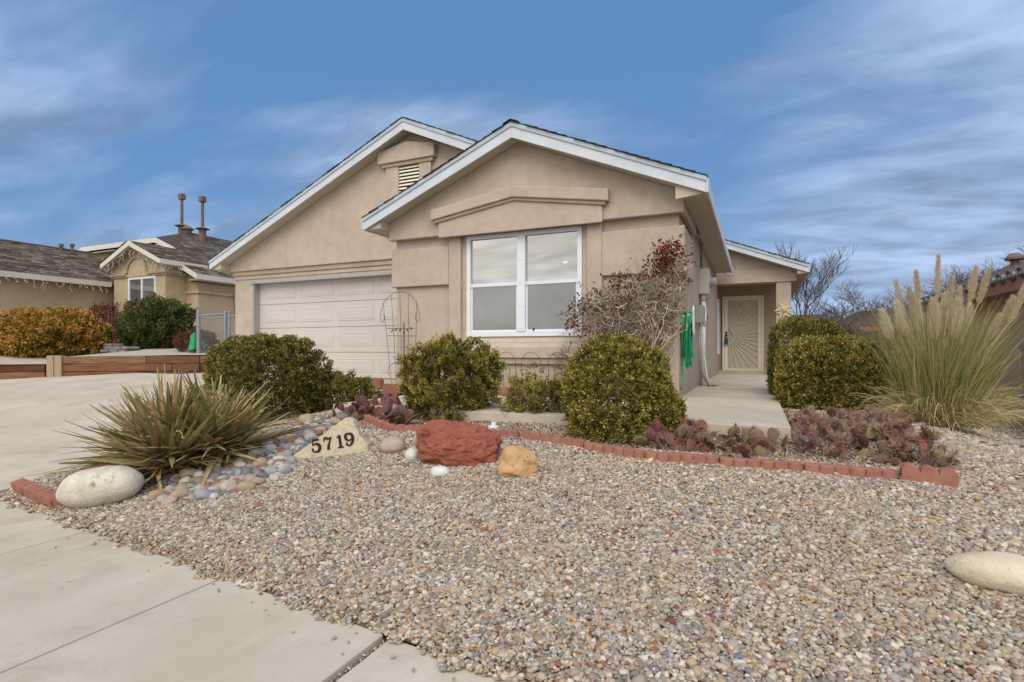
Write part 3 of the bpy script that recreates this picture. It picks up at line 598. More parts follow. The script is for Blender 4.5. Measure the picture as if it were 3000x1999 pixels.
hb.tube([(-.87, 7.70, -.1), (-.885, 7.68, -.3), (-.90, 7.66, -.45), (-.905, 7.64, -.50)], .011, 6)
hh = thing('garden_hose', 'bright green garden hose coiled over the white wall hanger', 'hose', (-.87, 7.8, -.5))
hb.build('coil', HOSE, hh, smooth=True)
MB().tube([(-.904, 7.642, -.495), (-.908, 7.635, -.53)], .014, 8).build('nozzle_end', mat('brass', (.25, .16, .08), .4, metal=.8), hh)

# sun plaque on the post
sp = thing('sun_ornament', 'cream metal sun face with wavy rays hung on the porch post', 'wall ornament', (.66, 15.27, 1.02))
CREAM2 = mat('plaque_cream', (.55, .50, .33), .6, (.62, .58, .42), 30)
b = bmesh.new(); bmesh.ops.create_uvsphere(b, u_segments=20, v_segments=12, radius=.085)
for v in b.verts:
    f_ = v.co.copy(); v.co.y *= .5
    v.co.y -= .5*(.018*math.exp(-((f_.x)**2+(f_.z+.002)**2)/.00012))*(f_.y < 0)        # nose
    v.co.y += .012*math.exp(-((abs(f_.x)-.02)**2+(f_.z-.014)**2)/.00008)*(f_.y < 0)    # eye hollows
    v.co.y += .008*math.exp(-((f_.x/2)**2+(f_.z+.027)**2)/.00003)*(f_.y < 0)           # mouth
me = bpy.data.meshes.new('face'); b.to_mesh(me); b.free(); me.materials.append(mat('plaque_gold', (.5, .40, .20), .5)); me.polygons.foreach_set('use_smooth', [True]*len(me.polygons))
o = link('face', me, sp); o.location = (.66, 15.27, 1.02); 
for k in range(12):
    a = 2*pi*k/12; ln = .235 if k % 2 == 0 else .195
    pts = []
    nseg = 6; lft = []; rgt = []
    for i in range(nseg+1):
        t = i/nseg; rr = .07+(ln-.07)*t; wv = .014*sin(t*2*pi)*(1 if k % 2 else -1); w = .031*(1-t**1.6)+.001
        for lst, sg in ((lft, 1), (rgt, -1)):
            p = Vector((rr*cos(a)-(wv+sg*w)*sin(a), 0, rr*sin(a)+(wv+sg*w)*cos(a))); lst.append(p)
    poly = [(.66+p.x, 1.02+p.z) for p in rgt]+[(.66+p.x, 1.02+p.z) for p in reversed(lft)]
    MB().prism_y(poly, 15.272-.0012*k, 15.288).build('ray', CREAM2, sp, fix=True)

# ------------------------------------------------------------------ neighbour's house on the left
NZ = -.1
def shingle_plane(o, u, v, lu, lv, th=.022, cw=.30, ch=.16, clip=None):
    """tabs of a shingled slope: o corner, u along the eave, v up the slope; every tab a thin box of its own shade"""
    u = Vector(u).normalized(); v = Vector(v).normalized(); n = u.cross(v)
    if n.z < 0: n = -n
    mb = MB(); nv = int(lv/ch)
    for j in range(nv):
        off = random.random()*cw; i = 0; x = -off
        while x < lu:
            w = cw*random.choice((.6, 1, 1, 1.5)); x0, x1 = max(0, x), min(lu, x+w-.012); x += w
            if x1-x0 < .03: continue
            if clip:
                a, b_ = clip((j+.5)*ch)
                x0, x1 = max(x0, a), min(x1, b_)
                if x1-x0 < .03: continue
            lift = .004+random.random()*.008
            p0 = Vector(o)+v*(j*ch); p1 = Vector(o)+v*min(lv, (j*ch+ch*1.15))
            q = [p0+u*x0+n*(lift+th), p0+u*x1+n*(lift+th), p1+u*x1+n*lift, p1+u*x0+n*lift]
            q2 = [p0+u*x0, p0+u*x1]
            mb.add(q+q2, [(0, 1, 2, 3), (4, 5, 1, 0)], random.random())
    return mb
NH = thing('neighbor_house', 'tan stucco house with brown shingle roof and tall vent pipes, left beyond the driveway', 'house', (-21, 13, NZ))
def npart(mb, name, m, **k): return mb.build(name, m, NH, **k)
# wing on the left, its long wall facing the driveway
npart(MB().box(-30, -22.6, 8.9, 14.2, -.6, 2.42), 'wing_wall', STUCN)
wex, wez, wrx, wrz = -22.25, 2.62, -26.2, 4.2
npart(MB().prism_y([(wex, wez-.02), (wrx, wrz-.02), (-30.2, wez-.02), (-30.2, wez-.1), (wex, wez-.1)], 8.6, 14.0), 'wing_roof', SOFF, fix=True)
npart(MB().box(wex, wex+.03, 8.57, 12.75, wez-.2, wez-.015), 'fascia_board', FASN)
npart(MB().prism_y([(wex+.02, wez-.2), (wrx, wrz-.2), (wrx, wrz-.02), (wex+.02, wez-.02)], 8.54, 8.57), 'fascia_board', FASN)
npart(shingle_plane((wex+.04, 8.55, wez-.02), (0, 1, 0), (wrx-wex, 0, wrz-wez), 5.6, 4.25), 'shingles', SHINN, attr=True, kind='stuff')
npart(MB().box(wrx-.12, wrx+.12, 8.5, 14.2, wrz-.01, wrz+.035), 'ridge_cap', SHINN, attr=True)
# main block
mex, mez, mrx, mrz, mry = -18.2, 2.76, -23.3, 5.27, 16.4
npart(MB().box(-19.0, -18.6, 13.6, 26, -.6, 2.5).box(-20.1, -19.0, 13.6, 13.9, -.6, 2.95).box(-22.6, -20.1, 13.9, 14.1, -.6, 3.6), 'wall', STUCN)
npart(MB().prism_y([(-20.1, 2.55), (-18.55, 2.55), (-18.55, 2.62), (-20.1, 3.32)], 13.58, 13.75), 'gable_wall', STUCN, fix=True)
npart(MB().box(-20.1, -18.5, 13.54, 13.6, 2.1, 2.2).box(-18.6, -18.52, 13.6, 16.2, 2.1, 2.2), 'cornice', STUCN)
npart(MB().add([(mex, 13.25, mez-.03), (mex, 26, mez-.03), (mrx, 26, mrz-.03), (mrx, mry, mrz-.03), (-21.0, 14.55, mez-.03+.492*2.8), (-28.2, 14.9, 4.45), (-30.5, 26, 2), (-20.05, 13.25, mez-.03+.492*1.85)],
               [(0, 1, 2, 3, 4, 7), (3, 5, 4), (3, 2, 6, 5)]), 'roof_deck', SHINN)
sl = sqrt(1+.492**2)
npart(shingle_plane((mex, 13.25, mez), (0, 1, 0), (mrx-mex, 0, mrz-mez), 11, 5.1*sl, clip=lambda s: (max(0, (s/sl-1.85)*1.37) if s/sl < 2.8 else 1.3+(s/sl-2.8)*.8, 99)), 'shingles', SHINN, attr=True, kind='stuff')
npart(MB().tube([(mrx, mry, mrz), (mrx, 26, mrz)], .07, 6), 'ridge_cap', SHINN, attr=True)
npart(MB().box(mex, mex+.03, 13.25, 26, mez-.2, mez-.01), 'fascia_board', FASN)
npart(MB().prism_y([(mex+.02, mez-.2), (mex+.02, mez-.01), (-20.05, mez+.9), (-20.05, mez+.71)], 13.22, 13.25, 0), 'fascia_board', FASN, fix=True)
npart(MB().box(mex-.5, mex, 13.3, 26, mez-.22, mez-.19), 'soffit_panel', SOFF)
# raised gable behind the bay with a long level fascia
npart(MB().prism_y([(-27.6, 3.2), (-21.6, 3.2), (-21.6, 4.0), (-22.4, 4.35), (-27.3, 4.35)], 14.8, 15.0), 'upper_wall', STUCN, fix=True)
npart(MB().prism_y([(-28.05, 4.22), (-27.35, 4.40), (-22.42, 4.42), (-21.0, 3.86), (-21.0, 4.04), (-22.37, 4.62), (-27.4, 4.6), (-28.05, 4.40)], 14.47, 14.5), 'fascia_board', FASN, fix=True)
npart(MB().add([(-28.05, 14.5, 4.38), (-27.4, 14.5, 4.58), (-22.37, 14.5, 4.6), (-21.0, 14.5, 4.02), (mrx, mry, mrz), (-28.4, 18, 4.3)], [(0, 1, 5), (1, 2, 4, 5), (2, 3, 4)]), 'upper_roof', SHINN)
npart(MB().box(-27.9, -22, 14.5, 14.8, 4.3, 4.33), 'soffit_panel', SOFF)
# bay with the arched niche
bx, bz = -20.6, 3.98
def nbz(x): return bz-.445*abs(x-bx)
npart(MB().box(-22.18, -19.22, 12.8, 13.9, -.6, 2.72), 'bay_wall', STUCN)
npart(MB().prism_y([(-22.25, 2.72), (-19.14, 2.72), (-19.14, nbz(-19.14)-.15), (bx, bz-.15), (-22.25, nbz(-22.25)-.15)], 12.74, 13.6), 'bay_gable', STUCN, fix=True)
ar = [(-20.72+.52*cos(a), 2.86+.52*sin(a)) for a in np.linspace(0, pi, 15)]
ao = [(-20.72+.62*cos(a), 2.86+.62*sin(a)) for a in np.linspace(pi, 0, 15)]
npart(MB().prism_y(ar+ao, 12.69, 12.738), 'arch_moulding', STUCD, fix=True)
npart(MB().box(-22.28, -21.34, 12.69, 12.738, 2.78, 2.86).box(-20.1, -19.10, 12.69, 12.738, 2.78, 2.86).box(-19.14, -19.08, 12.74, 13.55, 2.78, 2.86), 'bay_cornice', STUCD)
npart(MB().prism_y([(-22.28, nbz(-22.28)-.19), (bx, bz-.2), (-18.92, nbz(-18.92)-.19), (-18.92, nbz(-18.92)-.02), (bx, bz-.02), (-22.28, nbz(-22.28)-.02)], 12.37, 12.4), 'fascia_board', FASN, fix=True)
npart(MB().box(-18.92, -18.89, 12.38, 14.2, nbz(-18.92)-.19, nbz(-18.92)-.02), 'fascia_board', FASN)
npart(MB().prism_y([(-22.28, nbz(-22.28)-.13), (bx, bz-.13), (-18.92, nbz(-18.92)-.13), (-18.92, nbz(-18.92)-.04), (bx, bz-.04), (-22.28, nbz(-22.28)-.04)], 12.4, 15.2), 'bay_roof', SOFF, fix=True)
bl = 1.69*sqrt(1+.445**2)
npart(shingle_plane((-18.9, 12.35, nbz(-18.9)), (0, 1, 0), (bx+18.9, 0, bz-nbz(-18.9)), 2.9, bl), 'shingles', SHINN, attr=True, kind='stuff')
npart(shingle_plane((-22.3, 12.35, nbz(-22.3)), (0, 1, 0), (bx+22.3, 0, bz-nbz(-22.3)), 2.9, bl), 'shingles', SHINN, attr=True, kind='stuff')
nw = npart(MB().box(-21.27, -19.71, 12.76, 12.80, 2.62, 2.70).box(-21.27, -19.71, 12.76, 12.80, 1.35, 1.42).box(-21.27, -21.20, 12.76, 12.80, 1.42, 2.62).box(-19.78, -19.71, 12.76, 12.80, 1.42, 2.62).box(-20.53, -20.46, 12.76, 12.80, 1.42, 2.62), 'window', WHITE)
MB().box(-21.2, -20.53, 12.785, 12.797, 1.42, 2.62).build('pane', GL3, nw); MB().box(-20.46, -19.78, 12.785, 12.797, 1.42, 2.62).build('pane', GL1, nw)
# brown vent pipes on the ridge
for i, (x, y, z0, z1, r_, lab) in enumerate(((-23.93, 16.7, 4.9, 7.15, .062, 'taller of the two long vent pipes on the neighbouring roof'), (-22.55, 16.7, 4.8, 6.88, .062, 'long vent pipe nearer to the garage gable, a little shorter than the other'), (-23.4, 16.6, 4.8, 5.62, .17, 'short squat vent with a cap between the two long pipes'))):
    t = thing('roof_vent_pipe', lab, 'vent pipe', (x, y, z0), 'brown vents on the neighbouring roof')
    if i < 2:
        MB().tube([(x, y, z0), (x, y, z1-.25)], r_, 10).build('pipe', PIPEV, t); MB().box(x-.115, x+.115, y-.115, y+.115, z1-.25, z1).build('cap', PIPEV, t, bevel=.01)
        zc_ = (5.68, 5.42)[i]; MB().tube([(x, y, z0), (x, y, zc_)], .15, 10).build('base_collar', PIPEV, t); MB().tube([(x, y, zc_), (x, y, zc_+.02), (x, y, zc_+.1)], [.30, .29, .1], 12).build('flashing', PIPEV, t)
    else:
        MB().tube([(x, y, z0), (x, y, z1-.15)], r_, 10).build('pipe', PIPEV, t); MB().tube([(x, y, z1-.16), (x, y, z1-.12), (x, y, z1)], [.28, .26, .1], 10).build('cap', PIPEV, t)
for y, h, lab in ((13.0, 4.36, 'small brown roof vent left on the garage wing ridge'), (13.4, 4.44, 'small brown roof vent right on the garage wing ridge')):
    t = thing('roof_vent', lab, 'vent pipe', (-26.05, y, 4.0), 'brown vents on the neighbouring roof')
    MB().tube([(-26.05, y, 3.95), (-26.05, y, h)], .05, 8).build('pipe', PIPEV, t); MB().tube([(-26.05, y, h-.1), (-26.05, y, h+.02)], .09, 8).build('cap', PIPEV, t)
# icicle light strings under the eaves
def icicles(pts, n, lab):
    t = thing('light_string', lab, 'string lights', pts[0], 'icicle lights on the neighbouring eaves')
    pts = [Vector(p) for p in pts]; mb = MB(); mb.tube(pts, .012, 4); bl_ = MB()
    segs = [(a, b_, (b_-a).length) for a, b_ in zip(pts, pts[1:])]; tot = sum(s_[2] for s_ in segs)
    for i in range(n):
        d = tot*(i+.5*random.random())/n
        for a, b_, l_ in segs:
            if d <= l_: break
            d -= l_
        p = a+(b_-a)*(d/l_); h = random.uniform(.08, .30); q = [p]
        for k in range(5): q.append(q[-1]+Vector((random.uniform(-.05, .05), random.uniform(-.05, .05), -h/5)))
        mb.tube(q, .005, 3)
        for qq in q[1:]: bl_.tube([qq, qq+Vector((random.uniform(-.02, .02), random.uniform(-.02, .02), -.03))], .010, 4)
    WB = MATS.get('bulb_white') or mat('bulb_white', (.6, .56, .5), .4)
    mb.build('wire', WB, t); bl_.build('bulbs', WB, t, kind='stuff')
icicles([(-22.2, 8.8, 2.4), (-22.2, 12.7, 2.4)], 17, 'curly white icicle lights under the long eave of the wing')
icicles([(-22.2, 12.42, nbz(-22.2)-.2), (bx, 12.42, bz-.24), (-18.95, 12.42, nbz(-18.95)-.2)], 18, 'curly white icicle lights under the small front gable')
icicles([(-18.9, 12.45, 3.02), (-18.95, 13.5, 3.0)], 10, 'short bunch of white icicle lights at the corner of the bay')
tag(MB().tube([(-18.5, 15.0, 2.2), (-18.45, 15.0, 1.6), (-18.5, 15.1, 1.0), (-18.4, 15.0, .7), (-18.5, 15.0, .2)], .012, 4).build('hanging_wire', BLACK), 'dark wire hanging down the wall above the chain link gate', 'wire')

# neighbour's raised gravel yard behind the timbers
T0, T1 = Vector((-16.75, 8.25, 0)), Vector((-13.75, 10.1, 0))
Lx = [(-24, 3.4), (-17.8, 7.45), (-16.75, 8.25), (-13.75, 10.1), (-12.6, 10.35), (-11.2, 10.5)]
def yz(x, y):
    base = -.36 if x < -16.8 else lerp(-.16, -.12, ss(-16.8, -13, x))
    l0 = np.interp(x, [p[0] for p in Lx], [p[1] for p in Lx])
    return base+min(.42, max(0, (y-l0))*.10)
Lx = [(-24, 3.4), (-17.8, 7.45), (-16.75, 8.25), (-13.75, 10.1), (-11.2, 10.34)]
V = []; nx_, ny_ = 60, 40
for i in range(nx_):
    x = -32+(32-11.25)*i/(nx_-1)
    l0 = float(np.interp(x, [p[0] for p in Lx], [p[1] for p in Lx]))
    for j in range(ny_):
        y = l0+.06+(.0 if j == 0 else (j/(ny_-1))**1.6*30); V.append((x, y, yz(x, y)+.01*noise.noise(Vector((x*2, y*2, 0)))))
NGR = mat('neighbor_gravel', (.33, .29, .24), .98, (.52, .47, .41), 45, .8, 60, detail=8)
ny = MB().add(V, [(i*ny_+j, (i+1)*ny_+j, (i+1)*ny_+j+1, i*ny_+j+1) for i in range(nx_-1) for j in range(ny_-1)]).build('neighbor_yard', NGR, smooth=True); struct(ny)
# small stones lying on it
n_ = 9000; px_ = rng.uniform(-21, -13, n_); Lp = np.interp(px_, [p[0] for p in Lx], [p[1] for p in Lx]); py_ = Lp+.05+rng.random(n_)**1.5*2.4
TW = thing('timber_retaining_wall', 'low retaining wall of stacked brown timbers with grey end posts by the driveway', 'retaining wall', (-15, 9, -.6))
def timber(a, b_, z0, h, m=TIMB, w=.16):
    a = Vector(a); b_ = Vector(b_); d = (b_-a).normalized(); n = Vector((-d.y, d.x, 0)); 
    mb = MB(); k = 9; vs = []; L_ = (b_-a).length
    for i in range(k+1):
        p = a+(b_-a)*i/k; j = [random.uniform(-.008, .008) for _ in range(4)]
        vs += [p+n*j[0]+Vector((0, 0, z0)), p+n*w+Vector((0, 0, z0)), p+n*w+Vector((0, 0, z0+h+j[2])), p+n*j[1]+Vector((0, 0, z0+h+j[3]))]
    fs = [(i*4+q, i*4+(q+1) % 4, (i+1)*4+(q+1) % 4, (i+1)*4+q) for i in range(k) for q in range(4)]+[(0, 1, 2, 3), (4*k+3, 4*k+2, 4*k+1, 4*k)]
    # local frame along the beam so the grain follows it
    ang = atan2(d.y, d.x); R = Matrix.Rotation(-ang, 4, 'Z'); c = a
    vs = [R @ (Vector(v)-c) for v in vs]
    me = MB().add(vs, fs).mesh('timber', m)
    bb = bmesh.new(); bb.from_mesh(me); bmesh.ops.recalc_face_normals(bb, faces=bb.faces); bb.to_mesh(me); bb.free()
    o = link('timber', me, TW); o.location = c; o.rotation_euler = (0, 0, ang)
    md = o.modifiers.new('bevel', 'BEVEL'); md.width = .012; md.segments = 1; md.limit_method = 'ANGLE'; return o
dT = (T1-T0)
for k in range(3):
    z0 = -.76+k*.205
    cuts = [0, .62, 1] if k == 2 else ([0, .8, 1] if k == 1 else [0, .45, 1])
    for a, b_ in zip(cuts, cuts[1:]): timber(T0+dT*(a+.002), T0+dT*(b_-.002), z0, .198)
for k in range(3):
    timber(T1+Vector((.01, 0, 0)), (-11.26, 10.32, 0), -.76+k*.205, .198)
A0, A1 = Vector((-20.5, 5.75, 0)), Vector((-17.0, 8.12, 0))
for k in range(2):
    z0 = -.765+k*.205
    for a, b_ in ((0, .5), (.5, 1)): timber(A0+(A1-A0)*(a+.003), A0+(A1-A0)*(b_-.003), z0, .198)
dn = dT.normalized()
for k in range(2):
    c = T0-dn*(.02+.185*(1-k)); o = MB().box(0, .17, -.05, .14, 0, .62).build('post', TIMBP, TW, bevel=.012); o.location = (c.x, c.y, -.75); o.rotation_euler = (0, 0, atan2(dn.y, dn.x))

# chain link gate beside the garage
GT = thing('chain_link_gate', 'galvanized chain link gate between the timber wall and the garage', 'gate', (-13.1, 10.4, -.3))
for x, z1, nm in ((-14.21, 1.08, .055), (-13.13, 1.05, .04), (-12.98, 1.05, .03)):
    MB().tube([(x, 10.4, -.6), (x, 10.4, z1), (x, 10.4, z1+.03)], [nm, nm, nm*.4], 10).build('post', GALV, GT, smooth=False)
MB().tube([(-14.15, 10.4, .98), (-13.13, 10.4, 1.0)], .025, 8).build('top_rail', GALV, GT); MB().tube([(-12.98, 10.4, .94), (-11.25, 10.4, .86)], .022, 8).build('top_rail', GALV, GT)
MB().tube([(-14.15, 10.4, .93), (-13.13, 10.4, .88)], .014, 8).build('brace', GALV, GT)
mb = MB(); s_ = .075
x0, x1, z0, z1 = -14.15, -11.27, -.35, .92
k = x0-(z1-z0)
while k < x1:
    for sg in (1, -1):
        a = max(x0, k); b_ = min(x1, k+(z1-z0))
        if b_ > a:
            za, zb = (z0+(a-k), z0+(b_-k)) if sg == 1 else (z1-(a-k), z1-(b_-k))
            mb.tube([(a, 10.4+sg*.003, za), (b_, 10.4+sg*.003, zb)], .0022, 3, cap=False)
    k += s_
mb.build('wire_mesh', GALV, GT, kind='stuff')
gb = MB().add([(-14.5, 10.3, .0), (-14.25, 10.3, .05), (-14.22, 10.3, .52), (-14.34, 10.25, .42), (-14.42, 10.3, .3)], [(0, 1, 2, 3, 4)])
o = gb.build('green_bag', mat('green_cloth', (.02, .30, .12), .6, (.03, .38, .16), 8)); md = o.modifiers.new('t', 'SOLIDIFY'); md.thickness = .06; tag(o, 'bright green cloth bag hung on the left post of the chain link gate', 'bag')

# ------------------------------------------------------------------ neighbour's house on the right
RH = thing('tile_roof_house', 'tan house wall with red fascia and dark tile edge at the right border', 'house', (4.4, 13, -1.4))
MB().box(4.34, 4.5, 8, 18, -1.9, 1.12).build('wall', STUCR, RH)
MB().box(3.86, 3.90, 7.6, 17.4, .98, 1.18).build('fascia_board', FASR, RH); MB().box(3.9, 4.34, 7.6, 17.4, 1.0, 1.03).build('soffit_panel', FASR, RH)
MB().prism_y([(3.86, 1.18), (9, 3.3), (9, 3.2), (3.95, 1.10)], 7.6, 17.4).build('roof_deck', FASR, RH, fix=True)
mb = MB()
for j in range(24):
    y = 7.6+j*.41
    for i in range(14):
        xa = 3.80+i*.36; za = 1.20+(xa-3.86)*.412
        mb.tube([(xa, y+.2, za+.045), (xa+.40, y+.2, za+.045+.412*.40-.02)], .10, 8)
tiles = mb.build('roof_tiles', mat('tile_dark', (.07, .06, .06), .8, (.12, .10, .095), 6), RH, kind='stuff')
mb = MB()
for j in range(24):
    for q in range(3): mb.tube([(3.79, 7.6+j*.41+.06+q*.12, 1.235), (3.81, 7.6+j*.41+.06+q*.12, 1.235)], .045, 6)
mb.build('eave_closures', mat('eave_pale', (.35, .38, .37), .8), RH, kind='stuff')
t = thing('roof_vent', 'dark round turbine vent on the tiled roof at the right border', 'vent pipe', (4.75, 14.1, 1.5))
MB().tube([(4.75, 14.1, 1.4), (4.75, 14.1, 1.85)], .07, 10).build('pipe', PIPEV, t); MB().tube([(4.75, 14.1, 1.82), (4.75, 14.1, 1.86), (4.75, 14.1, 1.95)], [.16, .16, .07], 12).build('cap', PIPEV, t)
t = thing('wall_meter', 'round grey gas meter on the right hand neighbouring wall', 'meter', (4.3, 12.6, .1))
MB().tube([(4.338, 12.45, .12), (4.22, 12.45, .12)], .10, 14).build('dial', GREYM, t); MB().tube([(4.28, 12.45, .05), (4.28, 12.45, -.9), (4.33, 12.3, -1.3)], .02, 6).build('pipe', GREYM, t)
# two roofs far behind the pampas grass
FH = thing('distant_house', 'low dark tiled roof of a house far behind the pampas grass', 'house', (7, 30, -1.4))
MB().box(3.2, 13, 27, 36, -1.9, .95).build('wall', STUCR, FH)
MB().add([(2.8, 26.6, .95), (13.4, 26.6, .95), (11.5, 31.5, 1.95), (4.7, 31.5, 1.95), (13.4, 36.4, .95), (2.8, 36.4, .95)], [(0, 1, 2, 3), (1, 4, 2), (4, 5, 3, 2), (5, 0, 3)]).build('roof', SHINN, FH)
MB().box(2.8, 13.4, 26.57, 26.6, .8, .97).build('fascia_board', FASR, FH)
FH2 = thing('distant_house', 'small pale house with a low roof far off between the hedge and bare trees', 'house', (1.6, 40, -1.4))
f2 = MB().box(.9, 4.2, 40, 46, -1.9, 1.35).build('wall', STUCN, FH2); MB().box(1.6, 2.4, 39.96, 40, .3, 1.0).build('window', GL3, FH2)
MB().prism_x([(39.5, 1.35), (46.5, 1.35), (43, 2.5)], .6, 4.5).build('roof', SHINN, FH2, fix=True)

# ------------------------------------------------------------------ shrubs
def bumpy(d, seed, lumps=.08, k=3):
    r_ = np.random.default_rng(seed); f = np.zeros(len(d))
    for i in range(9):
        w = r_.normal(size=3)*k*(1+i*.35); f += np.sin(d@w+r_.uniform(0, 6.28))/(1+i*.4)
    return 1+lumps*f
def shrub(name, label, cat, c, R, seed, m, ntuft=900, tuft=.05, nl=16, leaf=.022, lumps=.07, k=3., sq=2.4, cup=1, group=None, twigs=30, fill=.35, shape=None, gap=0, upright=.35, spike=1.0, flat=0):
    """boxwood-like shrub: tufts of small leaves spread over and inside an uneven rounded volume, on a branching frame"""
    global rng
    save = rng; rng = np.random.default_rng(seed)
    c = np.array(c, float); R = np.array(R, float)
    t = thing(name, label, cat, (c[0], c[1], c[2]-R[2]*cup), group)
    d = unit(rng.normal(size=(int(ntuft*1.6), 3))); d = d[(d[:, 2] > -.75)][:ntuft]; n = len(d)
    f = (np.abs(d)**sq).sum(1)**(-1/sq)                         # super-ellipsoid
    rad = bumpy(d, seed, lumps, k)*f
    dep = np.where(rng.random(n) < fill, rng.uniform(.45, .95, n), rng.uniform(.95, 1.03, n))
    P = c+d*R*(rad*dep)[:, None]
    if shape is not None: P = shape(P)
    if gap:
        h = bumpy(d, seed+5, .5, 6); P = P[h > 1-gap]; d = d[h > 1-gap]; n = len(P)
    zmin = c[2]-R[2]*cup; P[:, 2] = np.maximum(P[:, 2], zmin+.02)
    out_ = unit(d+np.array([0, 0, upright])+rng.normal(size=(n, 3))*.25)
    # leaves round each tuft: a little ball stretched along the shoot
    C = np.repeat(P, nl, 0); O = np.repeat(out_, nl, 0); u = unit(rng.normal(size=(n*nl, 3)))
    tl = np.repeat(tuft*rng.uniform(.6, 1.3, n), nl)[:, None]
    C = C+(u*.55+O*rng.uniform(-.3, 1, (n*nl, 1))*spike)*tl
    D_ = unit(u*.8+O*.9+rng.normal(size=u.shape)*.2)
    Vv, F_ = leaves(C, D_, leaf*rng.uniform(.7, 1.3, n*nl), leaf*.62*rng.uniform(.7, 1.3, n*nl))
    tone = np.repeat(rng.normal(.40, .22, n), nl)+rng.normal(0, .18, n*nl)+.22*(u*O).sum(1)  # random leaf tone; tips paler, inner leaves darker, painting in highlights and gap shade
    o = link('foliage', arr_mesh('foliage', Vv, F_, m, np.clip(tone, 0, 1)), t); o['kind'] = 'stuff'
    mb = MB(); base = Vector((c[0], c[1], zmin))
    for i in range(twigs):
        e = Vector(P[rng.integers(n)]); mid = base.lerp(e, .5)+Vector(rng.normal(size=3))*.04; st = base+Vector((rng.normal()*.05, rng.normal()*.05, 0))
        mb.tube([st, mid, e], [.011, .006, .002], 4)
    mb.build('stems', TWIG, t, attr=True)
    rng = save; return t
def wpx(mmpx, px): return mmpx*px/1000
shrub('round_shrub', 'olive green dome shaped boxwood, largest of the bushes, next to the vine', 'bush', (-1.15, 4.98, -.45), (.44, .42, .53), 11, BOX3, 4200, .026, 15, .022, .05, 8, 2.3, .62, twigs=30, fill=.22)
shrub('round_shrub', 'small lower lobe of boxwood leaning out of the big dome, beside the hose', 'bush', (-.77, 5.04, -.58), (.17, .2, .22), 12, BOX1, 700, .028, 14, .023, .06, 5, 2.2, .75, twigs=12, fill=.3)
shrub('clumpy_shrub', 'clumpy green boxwood with bare twigs showing, in front of the left window pane', 'bush', (-3.10, 5.30, -.35), (.47, .42, .41), 21, BOX1, 1200, .046, 50, .025, .10, 5, 2.5, .95, twigs=50, fill=.3, gap=.62, upright=.3)
shrub('sparse_shrub', 'small sparse boxwood with dead twigs at its foot under the right window pane', 'bush', (-2.12, 5.28, -.52), (.26, .22, .24), 31, BOX3, 480, .036, 26, .021, .2, 6, 2.0, .9, twigs=80, fill=.4, gap=.5, upright=.9, spike=1.3)
shrub('sparse_shrub', 'narrow upright sprig of boxwood right of the small sparse bush', 'bush', (-1.84, 5.32, -.50), (.08, .08, .23), 32, BOX1, 110, .030, 22, .02, .15, 6, 2.0, 1.0, twigs=14, fill=.5, upright=1.2)
shrub('hedge_shrub', 'broad dark green boxwood hedge before the garage door, behind the yucca', 'bush', (-6.25, 5.60, -.42), (.74, .60, .58), 41, BOX2, 4200, .034, 17, .030, .06, 4, 2.8, .9, twigs=40, fill=.25)
shrub('low_shrub', 'low dark boxwood mound between the hedge and the purple cactus', 'bush', (-5.45, 6.20, -.72), (.50, .4, .32), 42, BOX2, 1700, .030, 15, .027, .10, 5, 2.2, .6, twigs=20, fill=.25, spike=1.5)
shrub('walk_hedge', 'boxy yellow green hedge at the right edge of the walk, nearest one', 'hedge', (.82, 7.75, -.40), (.53, .58, .50), 51, BOX1, 4400, .032, 15, .028, .035, 4, 3.6, 1.0, twigs=30, fill=.2)
shrub('walk_hedge', 'darker hedge further up the walk, in front of the porch post', 'hedge', (.68, 9.2, -.20), (.46, .80, .62), 52, BOX2, 2800, .038, 14, .03, .04, 4, 3.2, 1.0, twigs=20, fill=.2)
# neighbour's shrubs
shrub('golden_hedge', 'wide rounded hedge with golden orange leaves in the neighbouring yard', 'hedge', (-19.4, 9.35, .42), (1.75, 1.1, .72), 61, GOLD, 4200, .07, 13, .075, .05, 4, 2.4, .9, twigs=40, fill=.2, spike=1.3)
shrub('red_bush', 'red brown twiggy bush behind the golden hedge', 'bush', (-21.2, 12.0, .75), (1.0, .7, .8), 62, REDB, 900, .09, 10, .06, .12, 4, 2.2, 1, twigs=120, fill=.5)
shrub('juniper_bush', 'tall dark green feathery juniper below the neighbouring window', 'bush', (-17.05, 11.1, .62), (.86, .75, .74), 63, JUNI, 2000, .09, 22, .085, .10, 4, 2.6, .95, twigs=60, fill=.3, upright=1.5, spike=2.2)
shrub('low_red_bush', 'low dark red brown shrub between the juniper and the gate', 'bush', (-14.75, 10.75, .18), (.62, .4, .36), 64, REDB, 600, .06, 12, .04, .08, 4, 2.2, .9, twigs=30, fill=.3)
# candy canes and the small block pile in the neighbour's bed
CW = mat('candy_white', (.7, .66, .62), .5)
for x, y, lab in ((-18.55, 10.35, 'striped red and white candy cane stake, left one by the red bush'), (-18.05, 10.55, 'striped red and white candy cane stake, right one by the juniper')):
    t = thing('candy_cane', lab, 'decoration', (x, y, .05), 'candy cane stakes in the neighbouring yard')
    pts = [Vector((x, y, .05+i*.075)) for i in range(9)]+[Vector((x+.08-.08*cos(a), y, .65+.08*sin(a))) for a in np.linspace(.3, pi, 6)]
    MB().tube(pts, .028, 6).build('cane', CW, t, smooth=True)
    for i in range(0, 8, 2): MB().tube([pts[i], pts[i+1]], .030, 6).build('stripe', RED1, t)
SL = mat('grey_slate', (.16, .15, .14), .9, (.3, .28, .26), 5)
bs = thing('stone_stack', 'low stack of flat grey stones between the two neighbouring bushes', 'stone stack', (-17.0, 9.9, -.05))
